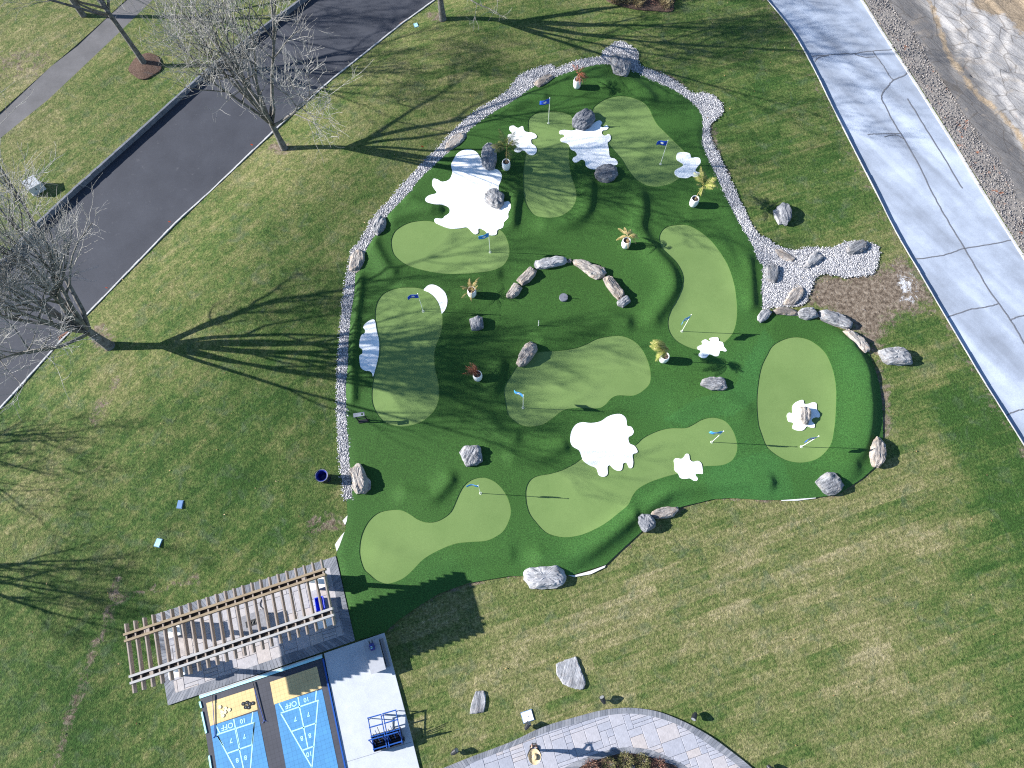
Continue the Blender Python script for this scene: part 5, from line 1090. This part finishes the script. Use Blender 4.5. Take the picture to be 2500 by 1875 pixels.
# ---- things under the pergola
x, y = G(*T('z2', 385, 1250), .45); r = empty('fire_table', (x, y, .062), PA+.02); tag(r, 'dark rectangular fire table under the middle of the pergola', 'table')
MB().box((0, 0, .2), (1.05, .62, .4)).build('base', 'stone_grey', r); MB().box((0, 0, .43), (1.25, .82, .06)).build('table_top', 'stone_grey', r); MB().box((.05, 0, .465), (.62, .26, .012)).build('burner_tray', 'black_metal', r)
for k in range(3): MB().tube([(-.1+k*.15, -.05, .475), (-.02+k*.15, .05, .50)], .03, 6).build('log', 'bark', r)
x, y = G(*T('z2', 1535, 930), .3); r = empty('blue_tub', (x, y, .062), PA+math.pi/2-.05); tag(r, 'bright blue plastic tub under the right end of the pergola', 'tub')
b = MB(); o_ = [(-.30, -.19), (.30, -.19), (.30, .19), (-.30, .19)]
def frus(b, poly, k0, z0, k1, z1):
    n = len(poly); b.add([(x*k0, y*k0, z0) for x, y in poly]+[(x*k1, y*k1, z1) for x, y in poly], [(i, (i+1) % n, n+(i+1) % n, n+i) for i in range(n)])
frus(b, o_, .82, 0, 1.0, .34); frus(b, [q for q in o_[::-1]], .95, .34, .78, .03); b.add([(x*.8, y*.8, .03) for x, y in o_], [(0, 1, 2, 3)]); b.add([(x*.82, y*.82, .001) for x, y in o_], [(3, 2, 1, 0)]); b.build('tub', 'bin_blue', r)
b = MB()
for i in range(4): p, q = o_[i], o_[(i+1) % 4]; b.tube([(*p, .34), (*q, .34)], .022, 6)
b.build('rim', 'bin_blue', r)
hp = [G(*T('z2', *q), .08) for q in ((545,850),(515,920),(525,975),(570,1010),(545,1030),(510,1025))]; o = MB().tube([(*q, .075) for q in catmull(hp, 4, False)], .012, 6).build('garden_hose', 'hose'); tag(o, 'short curl of black hose on the patio', 'hose')
# ---- bench with a bag on the pad
bq = [G(*T('z7', *q), .45) for q in ((360,520),(820,370),(1060,1310),(600,1480))]; c = [sum(q[i] for q in bq)/4 for i in (0, 1)]; e = Vector(bq[3])-Vector(bq[0]); w_ = (Vector(bq[1])-Vector(bq[0])).length
r = empty('storage_bench', (*c, .055), math.atan2(e.y, e.x)); tag(r, 'grey storage bench box on the concrete pad', 'bench'); L = e.length
MB().box((0, 0, .21), (L-.08, w_-.06, .42)).build('box', 'bench_grey', r); MB().box((0, -.01, .435), (L, w_, .035)).build('lid', 'bench_grey', r)
MB().box((0, w_/2+.07, .12), (L-.1, .12, .24)).build('side_step', 'stone_grey', r)
for s in (-1, 1): MB().box((s*L*.3, w_/2-.02, .40), (.08, .03, .05)).build('hinge', 'black_metal', r)
x, y = G(*T('z7', 615, 630), .62); r = empty('golf_bag', (x, y, .512), math.atan2(e.y, e.x)); tag(r, 'blue and black sports bag lying on the storage bench', 'bag')
MB().tube([(-.16, 0, .11), (-.10, 0, .115), (.08, .01, .12), (.15, .01, .11)], [.08, .115, .12, .09], 14).build('body', 'bag_blue', r, True); MB().tube([(.0, -.11, .12), (.02, -.05, .235), (.02, .06, .235), (.0, .12, .12)], .014, 6).build('strap', 'black_metal', r)
MB().box((0.02, .0, .235), (.10, .08, .012)).build('label_patch', 'line_paint', r)
for s in (-1, 1): MB().tube([(-.16, s*.06, .12), (-.29, s*.07, .11)], .018, 6).build('handle', 'black_metal', r)
# ---- carts
def cart(px0, px1, lab):
    """px0 foot end left corner, px1 direction of the long side (photo), low basket at the foot and tall push frame"""
    a = Vector(G(*px0)); b = Vector(G(*px1)); d = (b-a); L = d.length; r = empty('disc_cart', (a.x, a.y, .055), math.atan2(d.y, d.x)); tag(r, lab, 'cart', 'blue carts on the pad'); W_ = .56
    def tb(name, pts, rad=.022, mat='cart_blue'): return MB().tube(pts, rad, 8).build(name, mat, r)
    bk = MB()
    for i in range(7): x_ = .02+i*.095; bk.beam((x_, -.02, .32), (x_, -W_+.02, .32), .03, .012)
    bk.build('basket_slats', 'cart_black', r)['kind'] = 'stuff'
    b2 = MB(); 
    for q0, q1 in (((0, 0), (.62, 0)), ((0, -W_), (.62, -W_)), ((0, 0), (0, -W_)), ((.62, 0), (.62, -W_))): b2.beam((*q0, .36), (*q1, .36), .02, .26)
    b2.add([(0, 0, .11), (.62, 0, .11), (.62, -W_, .11), (0, -W_, .11)], [(3, 2, 1, 0)]); b2.build('crate', 'cart_black', r)
    for s in (0, -W_):
        tb('side_rail', [(0.02, s, .38), (.62, s, .42), (L*.72, s, .46), (L, s, .50)]); tb('upright', [(.12, s, .05), (.55, s, .95)]); tb('leg', [(L*.94, s, .49), (L*.94, s, .02)])
    for xx, zz, nm in ((.10, .40, 'cross_bar'), (.60, .43, 'cross_bar'), (L*.72, .47, 'cross_bar'), (L, .50, 'end_bar'), (.55, .95, 'handle_bar')): tb(nm, [(xx, .03, zz), (xx, -W_-.03, zz)], .026)
    for s in (.05, -W_-.05): MB().tube([(.14, s-.02, .10), (.14, s+.02, .10)], .10, 16).build('wheel', 'black_metal', r)
    for k in range(4): tb('cue', [(.2+.03*k, -.1-.11*k, .3), (.66+.1*k, -.1-.11*k, 1.0)], .012, 'cart_black' if k % 2 else 'cart_blue')
cart(T('z4', 725, 1300), T('z4', 600, 540), 'blue cart nearer the court on the concrete pad'); cart(T('z4', 1065, 1205), T('z4', 930, 445), 'blue cart nearer the lawn on the concrete pad')

# ================================================================== CURVED WALKWAY
wo = N((905,1950),(1083,1875),(1155,1846),(1250,1810),(1327,1774),(1414,1748),(1471,1733.5),(1518,1728),(1558,1729),(1602,1736),(1645,1751),(1688,1771),(1738,1800),(1790,1838),(1836,1875),(1900,1935))
wi = [G(*T('d3', *q)) for q in ((-1000,1960),(-480,1715),(-280,1605),(0,1495),(300,1365),(600,1275),(800,1220),(960,1200),(1100,1203),(1250,1230),(1400,1280),(1520,1340),(1680,1450),(1850,1570),(1960,1659),(2140,1850))]
ii = [G(*T('d3', *q)) for q in ((60,1900),(470,1659),(600,1590),(760,1530),(900,1495),(1000,1483),(1120,1490),(1250,1520),(1400,1590),(1520,1659),(1720,1860))]
ib = [G(*T('d3', *q)) for q in ((200,1900),(590,1659),(700,1605),(860,1555),(950,1535),(1010,1532),(1080,1538),(1200,1565),(1330,1610),(1440,1659),(1610,1860))]
wo, wi, ii, ib = (catmull(q, 4, False) for q in (wo, wi, ii, ib))
wk = wo+ib[::-1]; walk, _ = sheet('walkway', wk, [], flat(.02), 50, 'gravel_bed', .05, smooth=False); tag(walk, 'curved paved walkway at the bottom', 'path', kind='structure')
soldier('border_course', wo, wi, .13, .058, walk); soldier('border_course', ii, ib, .13, .058, walk)
wu = Vector(G(1500, 1740))-Vector(G(1300, 1815)); WA = math.atan2(wu.y, wu.x)-.02; cu_, su_ = math.cos(WA), math.sin(WA); ow = G(1300, 1900)
keepp = offset(wi, -.02)+offset(ii, .02)[::-1]; lim = offset(wo, -.02)+offset(ib, .02)[::-1]
NP2 = field(walk, lambda a, b: (ow[0]+a*cu_-b*su_, ow[1]+a*su_+b*cu_), WA, (-9, 14, -4, 5), keepp, lim, .30, .052, 'paver', 9)
# bed inside the bend
bed = ib+[G(*T('d3', 1300, 2100)), G(*T('d3', 500, 2100))]; bd, _ = sheet('planting_bed', bed, [], lambda p: np.full(len(p), .03), .4, 'mulch', .05); tag(bd, 'dark mulch bed inside the bend of the walkway', 'planting bed', kind='structure')
def shrub(px, rx, rz_, n, mat, lab, name='low_shrub', cat='shrub', grp=None, blade=.10, seed=1, z=0.02, up=False):
    x, y = G(*px); r = empty(name, (x, y, z)); tag(r, lab, cat, grp); rnd = random.Random(seed)
    b = MB()
    for k in range(5): t = rnd.uniform(0, 6.28); b.tube([(0, 0, -.03), (.3*rx*math.cos(t), .3*rx*math.sin(t), rz_*.5), (.6*rx*math.cos(t), .6*rx*math.sin(t), rz_*.85)], [.012, .009, .004], 4)
    b.build('stems', 'bark', r); m = MB()
    for k in range(n):
        t = rnd.uniform(0, 6.28); ph = math.acos(rnd.uniform(-.1, 1)); rr = rnd.uniform(.55, 1.05); d = Vector((math.sin(ph)*math.cos(t), math.sin(ph)*math.sin(t), math.cos(ph)))
        c = Vector((d.x*rx*rr, d.y*rx*rr, max(.03, d.z*rz_*rr)));
        if up: d = Vector((d.x, d.y, abs(d.z)+.4)).normalized(); c = c*.6
        a = (d+Vector((rnd.uniform(-.8, .8), rnd.uniform(-.8, .8), rnd.uniform(-.3, .8)))).normalized(); s = a.cross(Vector((rnd.uniform(-1, 1), rnd.uniform(-1, 1), rnd.uniform(-1, 1)))).normalized(); l = blade*rnd.uniform(.6, 1.3); wd = l*(.08 if up else .3)
        m.add([c-s*wd, c+s*wd*.3, c+a*l, c+s*wd], [(0, 1, 3), (1, 2, 3)])
    m.build('leaves', mat, r); return r
BEDG = 'low shrubs in the walkway bed'
shrub(T('d3', 700, 1655), .34, .38, 700, 'shrub_red', 'reddish shrub at the left end of the walkway bed', grp=BEDG, seed=1); shrub(T('d3', 855, 1625), .31, .45, 700, 'shrub_olive', 'olive shrub next to the reddish one in the walkway bed', grp=BEDG, seed=2)
shrub(T('d3', 988, 1600), .34, .45, 800, 'shrub_olive', 'fuller olive shrub left of the bend centre in the walkway bed', grp=BEDG, seed=3); shrub(T('d3', 1130, 1605), .34, .45, 800, 'shrub_olive', 'olive shrub right of the bend centre in the walkway bed', grp=BEDG, seed=4)
shrub(T('d3', 1265, 1640), .32, .42, 700, 'shrub_red', 'brown-red shrub at the right of the walkway bed', grp=BEDG, seed=5)
rock(TP('d3',(1025,1640),(1050,1625),(1075,1640),(1070,1675),(1030,1675)), .15, 'rock_pale', 'small white stone between two shrubs in the walkway bed', 'stone', 80)
# bed at the top
tb_ = catmull(P('a3', (830,-40),(850,15),(940,45),(1080,80),(1250,92),(1380,98),(1400,40),(1390,-60),(1100,-110)), 3); td, _ = sheet('top_bed', tb_, [], lambda p: .02+.05*np.clip(dseg(p, tb_)/.5, 0, 1), .3, 'mulch', .04); tag(td, 'brown mulch bed at the top edge', 'planting bed', kind='structure')
TB = 'dry grass clumps in the top bed'
for k, (q, rx, h, lab) in enumerate((((900,20), .4, .4, 'pale dry grass clump at the left of the top bed'), ((985,15), .45, .45, 'dry grass clump in the left part of the top bed'), ((1095,35), .5, .55, 'dry grass clump in the middle of the top bed'), ((1330,45), .55, .6, 'dry grass clump at the right end of the top bed'))):
    shrub(T('a3', *q), rx, h, 420, 'dry_grass', lab, 'grass_clump', 'grass', TB, .34, 20+k, .05, True)
shrub(T('a3', 1330, -60), .9, 1.3, 1500, 'shrub_olive', 'dense shrub cut by the top edge of the photo', 'shrub', 'shrub', seed=31, blade=.14); shrub(T('a3', 1200, 5), .5, .4, 500, 'shrub_red', 'low purplish shrub in the top bed', 'shrub', 'shrub', seed=32)
# mulch rings
def mulch(px, rx, ry, lab, rot=0):
    x, y = G(*px); p = [(x+rx*math.cos(t)*(1+.06*math.sin(5*t+px[0]))*math.cos(rot)-ry*math.sin(t)*math.sin(rot), y+rx*math.cos(t)*math.sin(rot)+ry*math.sin(t)*(1+.06*math.cos(4*t))*math.cos(rot)) for t in [2*math.pi*k/36 for k in range(36)]]
    o, _ = sheet('mulch_ring', p, [], lambda q: .015+.13*np.clip(dseg(q, p)/.7, 0, 1), .16, 'mulch', .06); tag(o, lab, 'mulch', kind='stuff')
mulch((355, 161), 1.0, 1.0, 'round mulch ring under the tree on the verge')

# ================================================================== TREES
class TreeGen:
    def __init__(s, seed): s.r = random.Random(seed); s.trunk = MB(); s.limb = MB(); s.tw_v = []; s.tw_f = []
    def path(s, p, d, L, n, wob, trop):
        pts = [p.copy()]; d = d.normalized()
        for i in range(n):
            d = (d+Vector((s.r.gauss(0, wob), s.r.gauss(0, wob), s.r.gauss(0, wob*.6)+trop))).normalized(); p = p+d*(L/n); pts.append(p.copy())
        return pts
    def twig(s, pts, r0, r1):
        n = 3; ref = None; base = len(s.tw_v); m = len(pts)
        for i, p in enumerate(pts):
            t = (pts[min(i+1, m-1)]-pts[max(i-1, 0)]).normalized()
            if ref is None: ref = t.orthogonal().normalized()
            else: ref = (ref-t*ref.dot(t)).normalized()
            b = t.cross(ref); rr = r0+(r1-r0)*i/(m-1)
            for k in range(n): a = 2.0944*k; s.tw_v.append(tuple(p+(ref*math.cos(a)+b*math.sin(a))*rr))
        for i in range(m-1):
            for k in range(n):
                a, b_, c, d = base+i*n+k, base+i*n+(k+1) % n, base+(i+1)*n+(k+1) % n, base+(i+1)*n+k; s.tw_f += [(a, b_, c), (a, c, d)]
    def side(s, t, spread):
        o = t.orthogonal().normalized(); b = t.cross(o); a = s.r.uniform(0, 6.283); q = o*math.cos(a)+b*math.sin(a)
        return (t*math.cos(spread)+q*math.sin(spread)).normalized()
    def grow(s, pts, r0, lv, kids, lens):
        m = len(pts)-1
        nk = kids[lv]
        for k in range(nk):
            t = s.r.uniform(.30, 1.0)*m; i = min(int(t), m-1); p = pts[i].lerp(pts[i+1], t-i); tan = (pts[i+1]-pts[i]).normalized()
            d = s.side(tan, s.r.uniform(.45, 1.0)); d = (d+Vector((0, 0, .22))).normalized(); L = lens[lv]*s.r.uniform(.6, 1.25)*(1.15-.5*t/m); rr = r0*(1-.7*t/m)*.6
            n = (6, 5, 4, 3)[lv]; q = s.path(p, d, L, n, (.13, .17, .2, .22)[lv], (.06, .05, .04, .02)[lv])
            if lv == 0: s.limb.tube(q, [rr*(1-.72*j/n) for j in range(n+1)], 5)
            else: s.twig(q, max(rr*.9, .010 if lv == 1 else .0075), max(rr*.35, .0065 if lv == 1 else .005))
            if lv+1 < len(kids): s.grow(q, max(rr, .012), lv+1, kids, lens)
def tree(px, h, r0, lab, seed, nl=7, kids=(8, 7, 5), lens=(2.6, 1.5, .75), fork=.24, lean=(0, 0), spread=(.3, .75), first=None):
    x, y, z = GL_(px); g = TreeGen(seed); ro = empty('bare_tree', (x, y, z)); tag(ro, lab, 'tree', 'bare winter trees'); R_ = g.r
    fh = h*fork; tr = [Vector((0, 0, -.2)), Vector((0, 0, .05)), Vector((lean[0]*.2, lean[1]*.2, fh*.4)), Vector((lean[0]*.6, lean[1]*.6, fh*.8)), Vector((lean[0], lean[1], fh*1.15))]
    g.trunk.tube(tr, [r0*1.5, r0*1.25, r0, r0*.9, r0*.7], 12)
    for k in range(nl):
        az = 2*math.pi*(k+R_.uniform(-.25, .25))/nl; el = spread[0]+(spread[1]-spread[0])*R_.random()**1.5; zz = fh*R_.uniform(.78, 1.1) if k else fh*1.05
        if k == 0: el = .1
        p = Vector((lean[0]*zz/fh*.9, lean[1]*zz/fh*.9, zz)); d = Vector((math.cos(az)*math.sin(el), math.sin(az)*math.sin(el), math.cos(el)))
        L = (h-zz)*R_.uniform(.8, 1.02)/max(.72, math.cos(el)*1.05); q = g.path(p, d, L, 9, .085, .035); rr = r0*R_.uniform(.42, .6)
        g.limb.tube(q, [rr*(1-.85*j/9)+.006 for j in range(10)], 6); g.grow(q, rr, 0, kids, lens)
    t = g.trunk.build('trunk', 'bark', ro, True); g.limb.build('limbs', 'bark', ro, True)
    o = npmesh('twigs', g.tw_v, g.tw_f, 'twig', ro); o['kind'] = 'stuff'; return ro
tree((694, 362), 10.4, .17, 'bare pale-twigged tree in the lawn between road and course', 21, 11, (9, 7, 5), (3.7, 2.1, 1.1), .22, (-.1, .1), (.2, 1.02))
tree((268, 845), 10.8, .22, 'big bare tree beside the road at the left edge', 22, 12, (9, 7, 5), (3.8, 2.2, 1.15), .19, (-.1, .1), (.15, 1.0))
tree((1081, 47), 11.0, .19, 'bare tree whose trunk stands at the top edge by the road', 23, 11, (8, 7, 5), (3.6, 2.0, 1.1), .2, (0, 0), (.25, 1.1))
tree((354, 157), 9.5, .15, 'dark-trunked bare tree standing in the round mulch ring', 24, 8, (7, 6, 5), (2.8, 1.6, .85), .42, (-.35, .3), (.3, 1.15))
tree((203, 37), 9.5, .16, 'bare tree beyond the footpath in the top left corner', 25, 7, (6, 6, 4), (2.6, 1.5, .8), .42, (-.2, .2), (.3, 1.1))
tree((-330, 1390), 6.6, .17, 'bare tree just outside the lower left edge, shown by its shadow', 26, 6, (6, 5, 4), (1.8, 1.0, .55), .42)
tree((-400, 1070), 6.8, .15, 'bare tree outside the left edge, shown by its shadow', 27, 6, (6, 5, 4), (2.2, 1.3, .7), .3)

# ================================================================== PERSON
def person(px):
    x, y = G(*px); r = empty('person', (x, y, .055)); tag(r, 'person in a straw hat and dark jacket holding a remote control', 'person')
    J = {}; V = []; Rr = []; Ed = []
    def j(n, p, rad, par=None):
        J[n] = len(V); V.append(p); Rr.append(rad)
        if par: Ed.append((J[par], J[n]))
    j('pelvis', (0, 0, .92), (.155, .12)); j('waist', (0, .0, 1.06), (.15, .115), 'pelvis'); j('chest', (0, .0, 1.25), (.175, .13), 'waist'); j('neckb', (0, -.005, 1.42), (.10, .085), 'chest'); j('neck', (0, .01, 1.50), (.058, .06), 'neckb')
    j('jaw', (0, .035, 1.56), (.062, .075), 'neck'); j('head', (0, .03, 1.645), (.078, .095), 'jaw'); j('crown', (0, .02, 1.715), (.05, .06), 'head')
    for s, n in ((-1, 'l'), (1, 'r')):
        j('hip'+n, (s*.10, 0, .86), (.10, .10), 'pelvis'); j('thigh'+n, (s*.115, .01, .66), (.082, .085), 'hip'+n); j('knee'+n, (s*.12, .02, .48), (.06, .062), 'thigh'+n); j('calf'+n, (s*.125, -.005, .32), (.057, .062), 'knee'+n); j('ankle'+n, (s*.13, -.01, .10), (.04, .042), 'calf'+n)
        j('heel'+n, (s*.13, -.03, .045), (.042, .045), 'ankle'+n); j('foot'+n, (s*.14, .10, .035), (.045, .035), 'heel'+n); j('toe'+n, (s*.145, .17, .03), (.04, .028), 'foot'+n)
        j('sh'+n, (s*.19, -.01, 1.385), (.075, .075), 'neckb'); j('uarm'+n, (s*.245, -.02, 1.25), (.056, .056), 'sh'+n); j('elb'+n, (s*.255, -.01, 1.11), (.045, .045), 'uarm'+n); j('farm'+n, (s*.19, .14, 1.13), (.040, .040), 'elb'+n); j('wri'+n, (s*.115, .25, 1.155), (.027, .03), 'farm'+n)
        j('palm'+n, (s*.09, .30, 1.16), (.026, .036), 'wri'+n)
        for k, (dx, L) in enumerate(((.030, .062), (.010, .072), (-.010, .068), (-.028, .055))):
            b0 = (s*(.088+dx*.6), .325, 1.155); b1 = (s*(.084+dx), .325+L*.55, 1.148); b2 = (s*(.078+dx), .325+L*.75, 1.125); b3 = (s*(.070+dx), .325+L*.55, 1.105)
            j(f'f{n}{k}a', b0, (.010, .010), 'palm'+n); j(f'f{n}{k}b', b1, (.0095, .0095), f'f{n}{k}a'); j(f'f{n}{k}c', b2, (.009, .009), f'f{n}{k}b'); j(f'f{n}{k}d', b3, (.008, .008), f'f{n}{k}c')
        j('th'+n+'a', (s*.062, .30, 1.175), (.012, .012), 'palm'+n); j('th'+n+'b', (s*.045, .325, 1.185), (.010, .010), 'th'+n+'a'); j('th'+n+'c', (s*.038, .345, 1.18), (.009, .009), 'th'+n+'b')
    me = bpy.data.meshes.new('body'); me.from_pydata(V, Ed, []); o = bpy.data.objects.new('body', me); COL.objects.link(o)
    md = o.modifiers.new('skin', 'SKIN'); md.use_smooth_shade = True
    for i, sv in enumerate(me.skin_vertices[0].data): sv.radius = Rr[i]; sv.use_root = (i == 0)
    ms = o.modifiers.new('sub', 'SUBSURF'); ms.levels = 2; ms.render_levels = 2; bpy.context.view_layer.update()
    m2 = bpy.data.meshes.new_from_object(o.evaluated_get(bpy.context.evaluated_depsgraph_get())); bpy.data.objects.remove(o); m2.name = 'body'; m2.materials.clear()
    for q in ('jacket', 'trousers', 'skin', 'shoe'): m2.materials.append(MATS[q])
    for p in m2.polygons:
        c = p.center; p.use_smooth = True
        p.material_index = 3 if c.z < .085 else 1 if c.z < .93 else 2 if (c.z > 1.47 or (c.y > .245 and c.z > 1.05)) else 0
    o = bpy.data.objects.new('body', m2); link(o, r)
    # face, hair and jacket hem
    f = MB(); f.add([(-.014, .118, 1.60), (.014, .118, 1.60), (.010, .118, 1.65), (-.010, .118, 1.65), (0, .15, 1.605)], [(0, 1, 4), (1, 2, 4), (2, 3, 4), (3, 0, 4)]); f.build('nose', 'skin', r)
    for s in (-1, 1):
        MB().lathe([(.002, -.010), (.012, -.004), (.012, .004), (.002, .010)], 8, (s*.032, .112, 1.645)).build('eye', 'hair', r); MB().lathe([(.004, -.026), (.016, -.01), (.018, .012), (.005, .028)], 8, (s*.083, .02, 1.63)).build('ear', 'skin', r)
    MB().box((0, .116, 1.575), (.05, .012, .010)).build('mouth', 'rust', r)
    MB().lathe([(.088, 1.56), (.098, 1.62), (.095, 1.68)], 14, (0, -.005, 0), False, False).build('hair', 'hair', r, True); MB().lathe([(.172, .86), (.175, .93), (.165, 1.0)], 18, (0, 0, 0), False, False).build('jacket_hem', 'jacket', r, True)
    MB().lathe([(.125, 1.425), (.10, 1.465), (.082, 1.50), (.074, 1.495)], 18, (0, .002, 0), False, False).build('collar', 'jacket', r, True)
    # straw hat: broad shaped brim, creased crown
    v = []; fc = []; n = 32
    prof = [(.27, 1.69), (.255, 1.675), (.20, 1.665), (.14, 1.665), (.115, 1.675), (.112, 1.72), (.10, 1.775), (.075, 1.80), (.03, 1.785)]
    for rr, z in prof:
        for k in range(n):
            t = 2*math.pi*k/n; curl = .035*abs(math.cos(t))**2*max(0, (rr-.16)/.1); sx = .92 if rr > .15 else .88
            v.append((rr*math.cos(t)*sx, rr*math.sin(t)*1.06+.015, z+curl-(.02 if rr > .2 and math.sin(t) > .6 else 0)))
    for i in range(len(prof)-1):
        for k in range(n): fc.append((i*n+k, i*n+(k+1) % n, (i+1)*n+(k+1) % n, (i+1)*n+k))
    fc.append(tuple(range((len(prof)-1)*n, len(prof)*n))); ht = raw('hat', v, fc, 'hat_straw', r, True); s_ = ht.modifiers.new('t', 'SOLIDIFY'); s_.thickness = .006
    MB().lathe([(.121, 1.672), (.119, 1.705)], 28, (0, .015, 0), False, False).build('hat_band', 'hat_band', ht, True)
    c = empty('remote_control', (x, y+.325, .055+1.165), 0); tag(c, 'black remote control held by the person on the walkway', 'remote control')
    MB().box((0, 0, 0), (.17, .09, .045)).build('body', 'black_metal', c); MB().box((0, .085, .035), (.20, .012, .13)).build('screen', 'black_metal', c)
    for s in (-1, 1): MB().tube([(s*.05, .0, .02), (s*.05, .0, .045)], .008, 6).build('stick', 'grey_metal', c); MB().tube([(s*.06, .04, .0), (s*.07, .14, .05)], .007, 6).build('antenna', 'black_metal', c)
person((1303, 1829))

# ================================================================== LOOSE LEAVES
rng = np.random.default_rng(12); n = 600; p = np.column_stack([rng.uniform(-34, 30, n), rng.uniform(-7, 38, n)])
k = ~inside(p, asph) & ~inside(p, croad) & ~inside(p, TURFP) & ~inside(p, pa) & ~inside(p, ct) & ~inside(p, pad) & ~inside(p, wk); p = p[k]; n = len(p)
s = rng.uniform(.02, .05, n); a = rng.uniform(0, 6.28, n); tl = rng.uniform(-.02, .03, (n, 4))
v = np.zeros((n, 4, 3))
for i, (ux, uy) in enumerate(((1, 0), (0, .5), (-1, 0), (0, -.5))):
    v[:, i, 0] = p[:, 0]+(ux*np.cos(a)-uy*np.sin(a))*s; v[:, i, 1] = p[:, 1]+(ux*np.sin(a)+uy*np.cos(a))*s; v[:, i, 2] = lawn_z(p)+.05+tl[:, i]
f = (np.array([[0, 1, 2], [0, 2, 3]])[None]+(np.arange(n)*4)[:, None, None]).reshape(-1, 3)
o = npmesh('fallen_leaves', v.reshape(-1, 3), f, 'leaf_litter'); tag(o, 'scattered dry leaves on the lawns', 'leaves', kind='stuff')
